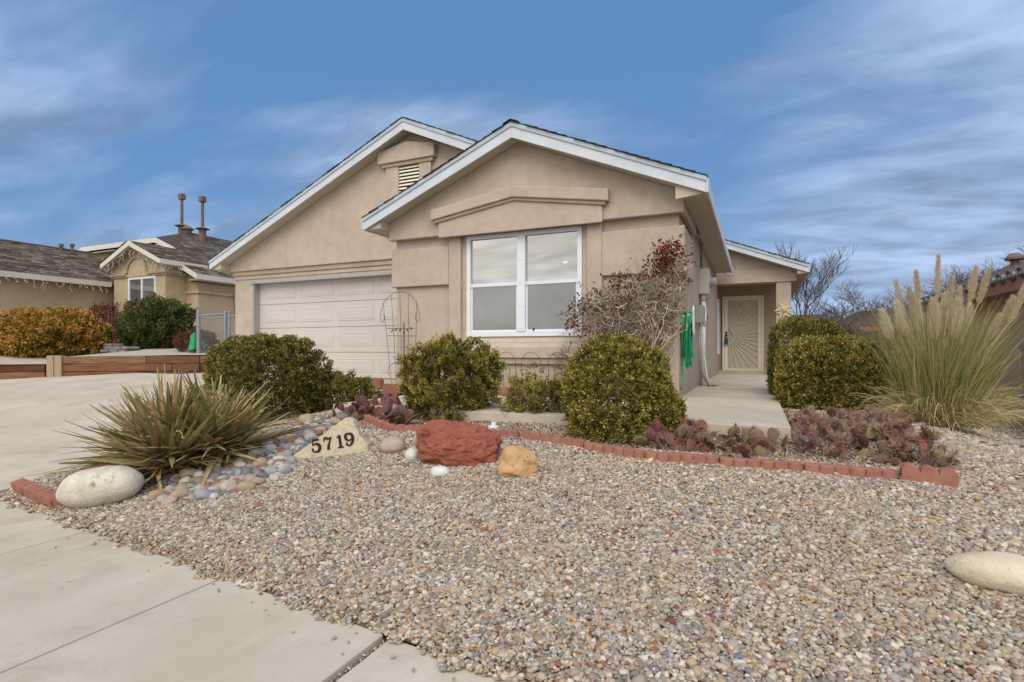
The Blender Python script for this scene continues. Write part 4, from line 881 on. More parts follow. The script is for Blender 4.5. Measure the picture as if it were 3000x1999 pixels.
for k in range(7):
    x = -17.45+(k % 3)*.34+random.uniform(-.05, .05); z = -.04+(k//3)*.085
    MB().box(x, x+.36, 9.75+random.uniform(-.05, .05), 10.15, z, z+.075).build('stone', SL, bs, bevel=.015)
bk = thing('brick_pillar', 'short pillar of pink bricks behind the candy canes', 'pillar', (-17.9, 11.2, 0))
for k in range(9):
    MB().box(-18.15+(k % 2)*.03, -17.65+(k % 2)*.03, 11.0, 11.3, 0.1+k*.085, .1+k*.085+.075).build('brick', mat('brick_pink', (.34, .2, .18), .9) if k == 0 else MATS['brick_pink'], bk, bevel=.01)

# ------------------------------------------------------------------ climbing vine on the wall
VT = thing('climbing_vine', 'dry climbing vine with tangled grey twigs and dark red leaves on the front wall', 'vine', (-1.3, 7.4, -.6))
random.seed(5); twm = MB(); lf = []; stm = []
def wander(p, d, L_, n, jit, pull=None):
    pts = [Vector(p)]; d = Vector(d).normalized()
    for i in range(n):
        d = (d+Vector((random.gauss(0, jit), random.gauss(0, jit*.5), random.gauss(0, jit)))+(Vector(pull)*.12 if pull else Vector())).normalized()
        q = pts[-1]+d*(L_/n); q.y = min(max(q.y, 7.12), 7.43); q.x = min(q.x, -.80 if q.z < 1.05 else -.74); pts.append(q)
    return pts
for i in range(20):
    a = random.uniform(-.75, .32); x0 = -1.32+random.uniform(-.18, .16)
    pts = wander((x0, 7.36, -.55), (a*.5, 0, 1), random.uniform(.9, 1.45), 16, .30, (a*1.1-.05, 0, .8)); stm.append(pts)
    k_ = len(pts); MB().tube(pts, [max(.005, .017*(1-j/k_)) for j in range(k_)], 5).build('stem', VSTEM, VT, smooth=True)
# the mass: an arch-like cloud of twigs, denser at the top right
def inmass():
    while True:
        x = random.uniform(-2.3, -.85); z = random.uniform(.0, 1.02)
        top = .62+.42*ss(-2.3, -1.2, x)
        low = .45-.42*ss(-2.2, -1.4, x)+.40*ss(-1.2, -.8, x)
        if low < z < top: return x, z
for i in range(900):
    x, z = inmass()
    d = (random.gauss(-.25, .9), random.gauss(-.2, .25), random.gauss(.0, .7))
    pts = wander((x, random.uniform(7.16, 7.42), z), d, random.uniform(.16, .45), 8, .42)
    r0 = random.uniform(.0028, .0085)
    twm.tube(pts, [r0*(1-j/10) for j in range(len(pts))], 3, r=min(1, max(0, random.gauss(.5, .36))), cap=False)  # widely mixed twig tones; the darkest paint in the tangle's shaded gaps
    if random.random() < .2: lf.append(pts[-1])
for i in range(150):                                        # fringe along the top, and the loose spray beside the sill
    x = random.uniform(-2.3, -.72); pts = wander((x, 7.3, .60+.44*ss(-2.3, -1.2, x)-.1), (random.gauss(0, .6), -.1, 1), random.uniform(.1, .26), 6, .35)
    twm.tube(pts, [.002]*len(pts), 3, cap=False)
for i in range(190):
    x = random.uniform(-2.55, -1.95); pts = wander((x, 7.28, random.uniform(-.30, -.02)+.1*(x+2.5)), (random.gauss(-.5, .6), -.2, random.gauss(.2, .5)), random.uniform(.12, .3), 6, .4)
    twm.tube(pts, [.0022]*len(pts), 3, r=random.uniform(0, .5), cap=False)
tw = twm.build('twigs', TWIG, VT, attr=True, kind='stuff')
sprig = []
for i in range(26):                                         # the leafy shoot reaching up at the right
    pts = wander((-1.18+random.gauss(0, .06), 7.30, .95), (.25, -.05, 1), random.uniform(.25, .52), 8, .22, (.45, 0, .6))
    sprig.append(pts)
    lf += pts[2:]
mb = MB(); [mb.tube(p, .003, 3, cap=False) for p in sprig]; mb.build('shoot', TWIG, VT, attr=True, kind='stuff')
for (cx, cz, n_c, s_) in ((-2.18, .62, 60, .10), (-1.93, .72, 40, .09), (-1.66, .88, 45, .10), (-2.25, .32, 50, .08), (-1.95, .22, 60, .14), (-1.75, .05, 45, .13), (-1.62, .98, 30, .06), (-1.2, -.05, 20, .1), (-2.3, .45, 20, .06), (-1.1, 1.15, 90, .08), (-.98, 1.32, 120, .08), (-1.3, 1.02, 40, .07), (-.86, 1.22, 30, .06), (-1.55, .55, 40, .25), (-.88, 1.02, 20, .08)):
    for i in range(n_c): lf.append(Vector((cx+random.gauss(0, s_), random.uniform(7.12, 7.4), cz+random.gauss(0, s_*.9))))
C = np.array([tuple(v) for v in lf]); D_ = unit(rng.normal(size=C.shape)+[0, -.3, -.2])
Vv, F_ = leaves(C, D_, rng.uniform(.045, .075, len(C)), rng.uniform(.024, .038, len(C)))
o = link('leaves', arr_mesh('leaves', Vv, F_, VINER, np.clip(rng.normal(.4, .28, len(C)), 0, 1)), VT); o['kind'] = 'stuff'

# ------------------------------------------------------------------ wire trellis and low wire fence in front of the wall
TR = thing('wire_trellis', 'fan shaped dark wire trellis with a small leaf band against the wall', 'trellis', (-5.02, 7.1, -.6))
def wire(pts, r_=.004, p=TR, nm='wire', m=IRON): return MB().tube(pts, r_, 4).build(nm, m, p)
tx = [-5.40, -5.24, -5.08, -4.92, -4.76]
for i, x in enumerate(tx):
    zt = .70+.22*cos((x+5.08)/.36*1.35)
    wire([(-5.05+(x+5.08)*.55, 7.1, -.62), (-5.05+(x+5.08)*.85, 7.1, .2), (x, 7.1, zt)])
wire([(-5.08+.37*sin(a), 7.1, .52+.40*cos(a)) for a in np.linspace(-1.55, 1.55, 19)], nm='arch')
for sg in (1, -1): wire([(-5.08+sg*(.37-.04*(1-cos(a))), 7.1, .52-.07*sin(a)) for a in np.linspace(0, 4.3, 9)], nm='scroll')
for z in (.235, .35): wire([(-5.33, 7.1, z), (-4.80, 7.1, z-.01)], nm='crossbar')
mb = MB()
for i in range(6):
    c = Vector((-5.22+i*.07, 7.09, .30+random.uniform(-.03, .03)))
    for q in range(2): mb.add([c, c+Vector((.025, 0, .012)), c+Vector((.03, 0, .035)), c+Vector((0, 0, .03))], [(0, 1, 2, 3)]); c += Vector((random.uniform(-.02, .02), -.005, random.uniform(-.02, .02)))
mb.build('leaf_band', mat('wire_leaf', (.05, .085, .06), .6), TR)
wire([(-4.98, 7.08, -.62), (-4.985, 7.08, .44)], .010, nm='stake')
wire([(-5.28+.19*sin(a)+.17, 7.09, -.32+.13*cos(a)) for a in np.linspace(-2.2, 1.6, 13)], nm='lower_arch')
def hoop(x0, x1, zt, lab):
    t = thing('wire_hoop_fence', lab, 'garden fence', ((x0+x1)/2, 7.12, -.6), 'wire hoops along the front wall')
    r_ = (x1-x0)/2; c = (x0+x1)/2
    wire([(x0+.02, 7.12, -.58), (x0, 7.12, zt-r_*1.2)]+[(c-r_*cos(a), 7.12, zt-r_*1.2+r_*1.2*sin(a)) for a in np.linspace(0, pi, 13)]+[(x1+.02, 7.12, -.58)], .0035, t, 'hoop')
    r2 = r_*.38
    wire([(c-r2+.02, 7.12, -.58), (c-r2, 7.12, zt-.22-r2)]+[(c-r2*cos(a), 7.12, zt-.22-r2+r2*1.4*sin(a)) for a in np.linspace(0, pi, 9)]+[(c+r2+.02, 7.12, -.58)], .0035, t, 'inner_hoop')
for x0, lab in ((-4.38, 'low wire hoop furthest left, behind the clumpy bush'), (-4.0, 'low wire hoop behind the middle of the clumpy bush'), (-3.72, 'low wire hoop at the right part of the clumpy bush'), (-3.40, 'low double wire hoop just right of the clumpy bush'), (-3.02, 'low double wire hoop behind the small sparse bush'), (-2.62, 'low double wire hoop between the sparse bush and the dome'), (-2.24, 'low wire hoop partly behind the dome bush')):
    hoop(x0, x0+.29, -.02, lab)

# ------------------------------------------------------------------ scalloped concrete edging
def block_flat(n=6, w=.1, h=.13, d=.075):
    """straight block whose front is a row of rounded ribs"""
    poly = []
    for i in range(n):
        for a in np.linspace(0, pi, 7)[:-1 if i < n-1 else None]: poly.append((i*w+w/2-w/2*cos(a), -.026*sin(a)))
    poly += [(n*w, d), (0, d)]
    return MB().prism_z([(x-n*w/2, y) for x, y in poly], 0, h)
def block_arch(n=6, w=.1, h=.14, d=.07):
    poly = [(n*w, 0), (0, 0)][::-1]
    top = []
    for i in range(n):
        for a in np.linspace(0, pi, 9)[:-1 if i < n-1 else None]: top.append((i*w+w/2-w/2*cos(a), h-.035+.045*sin(a)))
    poly = [(0, 0), (n*w, 0)]+top[::-1]
    mb = MB().prism_y([(x-n*w/2, z) for x, z in poly], 0, d); 
    return mb
def mkmesh(mb, nm):
    me = mb.mesh(nm, BLOCK); b_ = bmesh.new(); b_.from_mesh(me); bmesh.ops.recalc_face_normals(b_, faces=b_.faces)
    bmesh.ops.triangulate(b_, faces=[f for f in b_.faces if len(f.verts) > 4]); b_.to_mesh(me); b_.free(); return me
M_FLAT, M_ARCH, M_ARCHS = mkmesh(block_flat(), 'edging_block'), mkmesh(block_arch(), 'edging_block'), mkmesh(block_arch(3, .11, .16, .09), 'edging_block')
def run(parent, pts, me, ln, lift, name='edging_block', tilt=0, bev=True):
    pts = [Vector((*p, 0)) for p in pts]; tot = sum((b_-a).length for a, b_ in zip(pts, pts[1:])); n = max(1, round(tot/ln))
    for i in range(n):
        d = tot*(i+.5)/n
        for a, b_ in zip(pts, pts[1:]):
            l_ = (b_-a).length
            if d <= l_: break
            d -= l_
        p = a+(b_-a)*(d/l_); dr = (b_-a).normalized(); e = dr*ln/2
        zL, zR = g(p.x-e.x, p.y-e.y), g(p.x+e.x, p.y+e.y); z = (zL+zR)/2 if lift is not None else 0
        o = bpy.data.objects.new(name, me); COL.objects.link(o); o.parent = parent
        if parent.name in LOCS: o.matrix_parent_inverse = Matrix.Translation(-Vector(LOCS[parent.name]))
        o.location = (p.x, p.y, z+lift+random.uniform(-.006, .006))
        o.scale = (tot/n/ln*.985, 1, 1)
        o.rotation_euler = (tilt+random.uniform(-.05, .05), -atan2(zR-zL, ln), atan2(dr.y, dr.x)+random.uniform(-.03, .03))
        md = o.modifiers.new('bevel', 'BEVEL'); md.width = .008; md.segments = 2; md.limit_method = 'ANGLE'; md.angle_limit = radians(50)
EB = thing('garden_border', 'curving border of red scalloped concrete blocks between the gravel and the planted bed', 'garden edging', (-1, 4.4, -.9))
run(EB, [(-3.95, 4.80), (-3.55, 4.60), (-3.02, 4.56), (-2.2, 4.60), (-1.75, 4.56), (-1.33, 4.48)], M_ARCH, .6, -.07)
run(EB, [(-1.33, 4.46), (-.68, 4.34), (-.1, 4.32), (.86, 4.33)], M_FLAT, .6, -.06, tilt=.0)
run(EB, [(.87, 4.32), (1.17, 4.30)], M_ARCHS, .33, -.05)
EB2 = thing('garden_border', 'short corner of red scalloped edging blocks beside the sidewalk and the white boulder', 'garden edging', (-5, 2.4, -1.3))
run(EB2, [(-5.85, 2.58), (-5.38, 2.50), (-4.98, 2.44)], M_ARCHS, .33, -.06, tilt=.25)
run(EB2, [(-4.97, 2.44), (-4.80, 2.66)], M_ARCHS, .33, -.05)
EB3 = thing('garden_border', 'low red scalloped edging along the foot of the front wall behind the bushes', 'garden edging', (-3, 7, -.6))
for i in range(7):
    o = bpy.data.objects.new('edging_block', M_ARCH); COL.objects.link(o); o.parent = EB3; o.matrix_parent_inverse = Matrix.Translation(-Vector((-3, 7, -.6)))
    o.location = (-5.0+i*.61, 6.96, -.66)
for i in range(2):
    o = bpy.data.objects.new('edging_block', M_ARCHS); COL.objects.link(o); o.parent = EB3; o.matrix_parent_inverse = Matrix.Translation(-Vector((-3, 7, -.6)))
    o.location = (-5.9+i*.34, 7.0+i*.03, -.60)
o = MB().add([(-5.6, 7.02, -.61), (-.93, 7.02, -.61), (-.93, 7.6, -.60), (-5.6, 7.6, -.60)], [(0, 1, 2, 3)]).build('wall_bed', DIRT); struct(o)

# ------------------------------------------------------------------ rocks
def rock(name, label, cat, c, R, seed, m, rot=0, rough=.05, facet=0, sub=4, strata=0, tilt=(0, 0), power=2, sink=.12, fine=.0):
    b_ = bmesh.new(); bmesh.ops.create_icosphere(b_, subdivisions=sub, radius=1)
    sd = Vector((seed*3.7, seed*1.3, seed*.7))
    for v in b_.verts:
        d = v.co.normalized(); f = (abs(d.x)**power+abs(d.y)**power+abs(d.z)**power)**(-1/power)
        r_ = f*(1+rough*noise.noise(d*1.6+sd)*2+rough*noise.noise(d*4+sd)*.7)
        if facet: r_ += facet*(noise.voronoi(d*2.3+sd)[0][1]-noise.voronoi(d*2.3+sd)[0][0]-.35)+facet*.5*noise.noise(d*7+sd)
        p = d*r_
        if strata:
            q = p.z*9+p.x*2+noise.noise(d*3+sd)*1.5; p *= 1+strata*(abs((q % 1)-.5)-.25)
        if fine: p *= 1+fine*noise.noise(d*14+sd)
        v.co = Vector((p.x*R[0], p.y*R[1], p.z*R[2]))
    me = bpy.data.meshes.new(name); b_.to_mesh(me); b_.free(); me.materials.append(m)
    if not facet: me.polygons.foreach_set('use_smooth', [True]*len(me.polygons))
    o = bpy.data.objects.new(name, me); COL.objects.link(o); o.location = (c[0], c[1], c[2]+R[2]*(1-sink)); o.rotation_euler = (tilt[0], tilt[1], rot)
    tag(o, label, cat); return o
def speckle(m, col, sc, lo, hi):
    """scattered stains with a shape of their own"""
    t = m.node_tree; b_ = t.nodes['Principled BSDF']; src = b_.inputs['Base Color'].links[0].from_socket
    tcn = N(t, 'ShaderNodeTexCoord'); n = N(t, 'ShaderNodeTexNoise', i_Scale=sc, i_Detail=6, i_Roughness=.7); t.links.new(tcn.outputs['Object'], n.inputs['Vector'])
    r = ramp(t, [(lo, g3(0)), (hi, g3(1))]); t.links.new(n.outputs['Fac'], r.inputs[0])
    mm = N(t, 'ShaderNodeMix', data_type='RGBA'); t.links.new(r.outputs[0], mm.inputs[0]); t.links.new(src, mm.inputs[6]); mm.inputs[7].default_value = (*col, 1)
    t.links.new(mm.outputs[2], b_.inputs['Base Color']); return m
MW = speckle(speckle(mat('boulder_white', (.50, .46, .37), .9, (.66, .63, .56), 7, .9, 45, detail=9), (.33, .24, .13), 4, .60, .66), (.30, .26, .2), 60, .60, .68)
MT = speckle(speckle(mat('boulder_cream', (.52, .44, .31), .85, (.64, .58, .46), 6, .7, 45, detail=9), (.34, .27, .18), 10, .60, .68), (.30, .25, .18), 70, .60, .68)
MR = speckle(mat('rock_red', (.22, .068, .045), .95, (.37, .125, .08), 5, .9, 30, detail=9, bdist=.02), (.12, .035, .028), 5, .55, .68)
MO = speckle(mat('rock_tan', (.44, .27, .13), .85, (.52, .34, .17), 4, .5, 24, detail=8, bdist=.015), (.24, .13, .06), 6, .58, .66)
MP = mat('cobble_pink', (.34, .25, .225), .65, (.42, .32, .29), 6, .2, 80)
MG = mat('cobble_grey', (.50, .50, .48), .65, (.60, .60, .57), 12, .3, 50)
MBL = mat('cobble_blue', (.47, .48, .51), .6, (.64, .65, .67), 5, .2, 50)
rock('boulder', 'large smooth white boulder at the corner of the gravel bed, left foreground', 'boulder', (-4.70, 2.62, -1.19), (.30, .185, .16), 1, MW, rot=.55, rough=.025, power=2.15, tilt=(0, -.12), sink=.25, fine=.006)
rock('boulder', 'long smooth cream boulder on the open gravel at the right edge', 'boulder', (1.02, 3.12, -1.06), (.215, .11, .085), 2, MT, rot=-.05, rough=.03, power=2.1, sink=.2, fine=.006)
rock('stone', 'small pale stone behind the long cream boulder, at the right edge', 'stone', (1.40, 3.82, -.965), (.07, .05, .035), 3, MG, rough=.14, sub=3, facet=.12)
rock('boulder', 'jagged red sandstone boulder, the biggest rock in front of the border', 'boulder', (-2.26, 3.98, -.97), (.335, .17, .205), 7, MR, rot=.42, rough=.07, facet=.13, sub=5, strata=.025, power=2.6, sink=.14, tilt=(-.42, .08), fine=.035)
rock('stone', 'tan wedge shaped sandstone lying right of the red boulder', 'stone', (-1.66, 3.84, -.98), (.145, .10, .125), 9, MO, rot=.5, rough=.10, facet=.07, power=2.8, strata=.02, tilt=(-.2, .25), sink=.15, fine=.02)
rock('stone', 'flat pinkish grey oval stone left of the red boulder', 'stone', (-2.96, 4.03, -.93), (.125, .095, .085), 4, MP, rot=.4, rough=.05, tilt=(-.2, -.1), sink=.12)
rock('stone', 'round light grey stone touching the left end of the red boulder', 'stone', (-2.66, 3.90, -.95), (.063, .06, .068), 5, MG, rough=.06, sub=3)
rock('stone', 'pale blue and white oval stone in front of the red boulder', 'stone', (-2.24, 3.66, -.985), (.082, .055, .048), 6, MBL, rot=.2, rough=.05, sub=3)
rock('stone', 'brown rounded stone behind the house number stone beside the cactus', 'stone', (-4.55, 4.62, -.84), (.10, .08, .075), 8, mat('cobble_brown', (.30, .24, .16), .8, (.38, .31, .22), 7, .3), rough=.07, sub=3)

# house number stone
AS = thing('address_stone', 'upright cream stone slab carved with the house number 5719', 'address stone', (-3.80, 3.66, -.975), rel=True, rz=radians(27))
MA = speckle(mat('number_stone', (.55, .46, .33), .85, (.63, .55, .42), 8, .8, 30, detail=8, bdist=.012), (.42, .31, .19), 8, .58, .68)
SX, SY = .69/353., .36/187.
raw = [(92, 555), (445, 515), (443, 492), (405, 445), (378, 380), (362, 367), (330, 374), (290, 402), (240, 440), (190, 478), (140, 512), (110, 532)]
poly = [((x-92)*SX, (555-y)*SX) for x, y in raw]
fine_ = []
for (a, b_) in zip(poly, poly[1:]+poly[:1]):
    for i in range(4):
        t_ = i/4; fine_.append((a[0]+(b_[0]-a[0])*t_+random.uniform(-.003, .003), a[1]+(b_[1]-a[1])*t_+random.uniform(-.003, .003)))
n = len(fine_); cx_, cz_ = .36, .14
vs = []
for (dep, sc) in ((.0, .965), (.012, 1.0), (.10, 1.0), (.115, .96)):
    vs += [(cx_+(x-cx_)*sc, dep+random.uniform(-.003, .003), cz_+(z-cz_)*sc-(.04 if z < .0+x*.12 else 0)) for x, z in fine_]
fs = [tuple(range(n)), tuple(range(4*n-1, 3*n-1, -1))]+[(k*n+i, (k+1)*n+i, (k+1)*n+(i+1) % n, k*n+(i+1) % n) for k in range(3) for i in range(n)]
me = MB().add(vs, fs).mesh('slab', MA); b_ = bmesh.new(); b_.from_mesh(me); bmesh.ops.triangulate(b_, faces=b_.faces); bmesh.ops.recalc_face_normals(b_, faces=b_.faces); b_.to_mesh(me); b_.free()
sub('slab', me, AS)
# the digits: centre lines with varying pen width, filled proud of the face
def stroke(pts):                      # [(x, z, width)] -> smooth ribbon polygon list
    P = []
    for i in range(len(pts)-1):
        p0 = pts[max(i-1, 0)]; p1 = pts[i]; p2 = pts[i+1]; p3 = pts[min(i+2, len(pts)-1)]
        for j in range(6):
            t_ = j/6; P.append(tuple(.5*((2*b1)+(-a1+c1)*t_+(2*a1-5*b1+4*c1-d1)*t_*t_+(-a1+3*b1-3*c1+d1)*t_**3) for a1, b1, c1, d1 in zip(p0, p1, p2, p3)))
    P.append(pts[-1]); return P
DIG = {'5': [[(.16, .98, .13), (.45, .96, .14), (.80, .99, .10)], [(.20, 1.0, .06), (.17, .78, .07), (.14, .58, .06)], [(.14, .54, .05), (.36, .66, .10), (.66, .60, .20), (.80, .36, .24), (.66, .10, .20), (.38, .02, .10), (.14, .08, .07), (.10, .22, .16), (.20, .27, .10)]],
       '7': [[(.08, .70, .05), (.12, .92, .10), (.30, .95, .16), (.52, .88, .12), (.74, .94, .10), (.82, 1.0, .06)], [(.80, .98, .06), (.62, .66, .10), (.48, .36, .17), (.42, .02, .24)]],
       '1': [[(.46, 1.0, .18), (.46, .5, .20), (.46, .02, .20)], [(.44, .98, .05), (.30, .86, .07), (.18, .80, .05)], [(.18, .02, .07), (.46, .02, .08), (.74, .02, .07)]],
       '9': [[(.48, .98, .09), (.24, .92, .18), (.16, .70, .22), (.28, .48, .14), (.50, .44, .08), (.70, .55, .10)], [(.48, .98, .09), (.72, .90, .18), (.84, .62, .22), (.76, .28, .20), (.50, .04, .12), (.26, .06, .08), (.20, .18, .14), (.30, .22, .08)]]}
INK = mat('black_carving', (.025, .022, .02), .85)
def digit(ch, x, z, h, rot):
    mb = MB()
    for st in DIG[ch]:
        P = stroke(st); L_, R_ = [], []
        for i, (px, pz_, w) in enumerate(P):
            a = P[max(i-1, 0)]; c = P[min(i+1, len(P)-1)]; dx_, dz_ = c[0]-a[0], c[1]-a[1]; l_ = max(1e-6, sqrt(dx_*dx_+dz_*dz_)); nx1, nz1 = -dz_/l_, dx_/l_
            w = w*1.12+.02; L_.append((px+nx1*w/2, pz_+nz1*w/2)); R_.append((px-nx1*w/2, pz_-nz1*w/2))
        tr_ = lambda q: (x+(q[0]*.84*cos(rot)-q[1]*sin(rot))*h, z+(q[0]*.84*sin(rot)+q[1]*cos(rot))*h)
        m_ = len(L_); vs = []
        for q in L_+R_: X_, Z_ = tr_(q); vs.append((X_, -.0065, Z_))
        for q in L_+R_: X_, Z_ = tr_(q); vs.append((X_, .012, Z_))
        fs = [(i, i+1, m_+i+1, m_+i) for i in range(m_-1)]+[(i+1, i, 2*m_+i, 2*m_+i+1) for i in range(m_-1)]+[(m_+i, m_+i+1, 3*m_+i+1, 3*m_+i) for i in range(m_-1)]+[(0, m_, 3*m_, 2*m_), (m_-1, 2*m_-1+2*m_-m_+0, 4*m_-1, 3*m_-1)][:1]
        mb.add(vs, fs)
    me = mb.mesh('digit', INK); b_ = bmesh.new(); b_.from_mesh(me); bmesh.ops.recalc_face_normals(b_, faces=b_.faces); b_.to_mesh(me); b_.free(); sub('digit', me, AS)
for ch, (px, py) in zip('5719', ((192, 526), (247, 516), (300, 506), (340, 498))):
    digit(ch, (px-92)*SX, (555-py)*SX+.005, .112, .13)

# ------------------------------------------------------------------ yucca
random.seed(21); rng = np.random.default_rng(21)
YT = thing('yucca_plant', 'big spiky yucca clump with green and straw coloured sword leaves at the driveway edge', 'yucca', (-4.8, 3.45, -1.08))
def sword(bend, n=7, fold=.25):
    """one sword leaf along +X, unit length: narrow base, widest near the middle, needle tip, channelled"""
    vs = []; 
    for i in range(n):
        t_ = i/(n-1); w = .5*(.55+.9*t_-1.0*t_*t_*t_*1.0) if t_ < .98 else .01
        w = max(.006, .040*(1.0-.25*abs(t_-.35)*2)*(1-t_**2.6)+.002)
        x = t_*cos(bend*t_*.6); z = -bend*.35*t_*t_
        vs += [(x, -w, z+fold*w), (x, 0, z-fold*w*.4), (x, w, z+fold*w)]
    fs = [(i*3+j, i*3+j+1, i*3+4+j, i*3+3+j) for i in range(n-1) for j in range(2)]
    me = MB().add(vs, fs).mesh('leaf', YUC); return me
SW = [sword(b_) for b_ in (-.12, .0, .12, .3, .5, .9)]
heads = [((-5.02, 3.40, -1.03), 95), ((-4.66, 3.58, -1.0), 95), ((-4.78, 3.22, -1.04), 85)]
for (hx, hy, hz), cnt in heads:
    for k in range(cnt):
        az = random.uniform(0, 2*pi); t_ = (k+.5)/cnt
        el = radians(lerp(82, 1, t_**.68))+random.gauss(0, .10)
        if el < .04: el = random.uniform(.02, .14)
        ln = random.uniform(.58, .82)*(1.08 if el < .6 else .97)*(1-.10*(t_ > .9))
        o = bpy.data.objects.new('leaf', random.choice(SW[:4] if t_ < .7 else SW[1:])); COL.objects.link(o); o.parent = YT; o.matrix_parent_inverse = Matrix.Translation(-Vector((-4.8, 3.45, -1.08)))
        o.location = (hx+.10*cos(az)*cos(el)+random.gauss(0, .045), hy+.10*sin(az)*cos(el)+random.gauss(0, .045), hz+.10*t_*0+.10*(1-t_)+random.uniform(0, .04))
        o.rotation_euler = (random.gauss(0, .5), -el, az); wsc = random.uniform(.7, 1.15); o.scale = (ln, ln*wsc, ln)
# the leaves beyond the first three hundred, joined
n_ = 620; hsel = rng.integers(0, 3, n_); hb_ = np.array([h[0] for h in heads])[hsel]+rng.normal(0, .06, (n_, 3)); az = rng.uniform(0, 2*pi, n_); el = np.radians(np.clip(rng.uniform(0, 72, n_), 3, 80)); ln = rng.uniform(.5, .85, n_); T_ = np.linspace(0, 1, 7)[None, :]
hor = ln[:, None]*T_*np.cos(el)[:, None]; P = np.stack([hb_[:, 0:1]+hor*np.cos(az)[:, None], hb_[:, 1:2]+hor*np.sin(az)[:, None], hb_[:, 2:3]+.06+ln[:, None]*T_*np.sin(el)[:, None]-.08*T_**2], -1)
YUS = leafm('yucca_inner_leaf', [(0, (.12, .135, .05)), (.3, (.22, .225, .085)), (.5, (.33, .29, .11)), (.75, (.46, .34, .16)), (.9, (.26, .11, .06)), (1, (.56, .48, .32))], .1, .6)
Vv, F_ = strips(P, (.058*rng.uniform(.5, 1, n_))[:, None]*np.clip(1-T_**2.6, .02, 1), np.array([0, 0, 1.])+rng.normal(0, .35, (n_, 1, 3))); o = link('inner_leaves', arr_mesh('inner_leaves', Vv, F_, YUS, np.repeat(np.clip(rng.normal(.55, .30, n_), 0, 1), 6)), YT); o['kind'] = 'stuff'
# dead leaves and curling fibres, one joined part
n_ = 900; hsel = rng.integers(0, 3, n_); B = np.array([h[0] for h in heads])[hsel]+rng.normal(0, .07, (n_, 3))*[1, 1, .5]
az = rng.uniform(0, 2*pi, n_); el = rng.uniform(-.15, 1.25, n_)*rng.random(n_)**.5; ln = rng.uniform(.25, .7, n_); T_ = np.linspace(0, 1, 7)[None, :]
hor = ln[:, None]*T_*np.cos(el)[:, None]; zz = ln[:, None]*T_*np.sin(el)[:, None]-(.35*rng.random(n_)*ln)[:, None]*T_**2.2
P = np.stack([B[:, 0:1]+hor*np.cos(az)[:, None]+rng.normal(0, .012, (n_, 7)), B[:, 1:2]+hor*np.sin(az)[:, None]+rng.normal(0, .012, (n_, 7)), B[:, 2:3]+zz], -1)
P[..., 2] = np.maximum(P[..., 2], np.vectorize(g)(P[..., 0], P[..., 1])+.015)
Wd = (.030*rng.uniform(.3, 1, n_))[:, None]*(1-.85*T_**2)
Vv, F_ = strips(P, Wd); o = link('dead_leaves', arr_mesh('dead_leaves', Vv, F_, YUCD, np.repeat(np.clip(rng.normal(.5, .25, n_), 0, 1), 6)), YT); o['kind'] = 'stuff'
n_ = 520; k_ = 8; st = np.array([h[0] for h in heads])[rng.integers(0, 3, n_)]+rng.normal(0, 1, (n_, 3))*[.16, .14, 0]+np.stack([np.zeros(n_), np.zeros(n_), rng.uniform(.1, .62, n_)], 1)
P = st[:, None]+np.cumsum(rng.normal(0, .016, (n_, k_, 3)), 1)
Vv, F_ = strips(P, np.full((n_, k_), .006)); o = link('fibres', arr_mesh('fibres', Vv, F_, YUCD, np.repeat(np.clip(rng.normal(.72, .15, n_), 0, 1), k_-1)), YT); o['kind'] = 'stuff'

def grass_tuft(name, label, cat, c, n_, R, H, m=STRAW, w=.004, group=None, droop=.5):
    t = thing(name, label, cat, c, group)
    az = rng.uniform(0, 2*pi, n_); T_ = np.linspace(0, 1, 6)[None, :]; ln = rng.uniform(.5, 1, n_)
    sp = rng.uniform(.1, 1, n_)*R
    P = np.stack([c[0]+sp[:, None]*.25*np.cos(az)[:, None]+sp[:, None]*T_**1.4*np.cos(az)[:, None], c[1]+sp[:, None]*.25*np.sin(az)[:, None]+sp[:, None]*T_**1.4*np.sin(az)[:, None], c[2]+(ln*H)[:, None]*(T_-droop*(sp/R)[:, None]*T_**3)], -1)
    Vv, F_ = strips(P, np.full((n_, 6), w)*(1-.8*T_)); o = link('blades', arr_mesh('blades', Vv, F_, m, np.repeat(rng.random(n_), 5)), t); o['kind'] = 'stuff'; return t
grass_tuft('dry_grass_tuft', 'tuft of dry orange grass behind the yucca in front of the hedge', 'grass tuft', (-5.05, 4.95, -.93), 260, .16, .24)
grass_tuft('dry_grass_tuft', 'low dry grass tuft left of the purple cactus', 'grass tuft', (-4.55, 5.05, -.80), 120, .14, .12)
grass_tuft('dry_grass_tuft', 'little dry weed growing at the foot of the white pipes', 'grass tuft', (-.72, 10.2, ZW), 60, .22, .07, LITT)

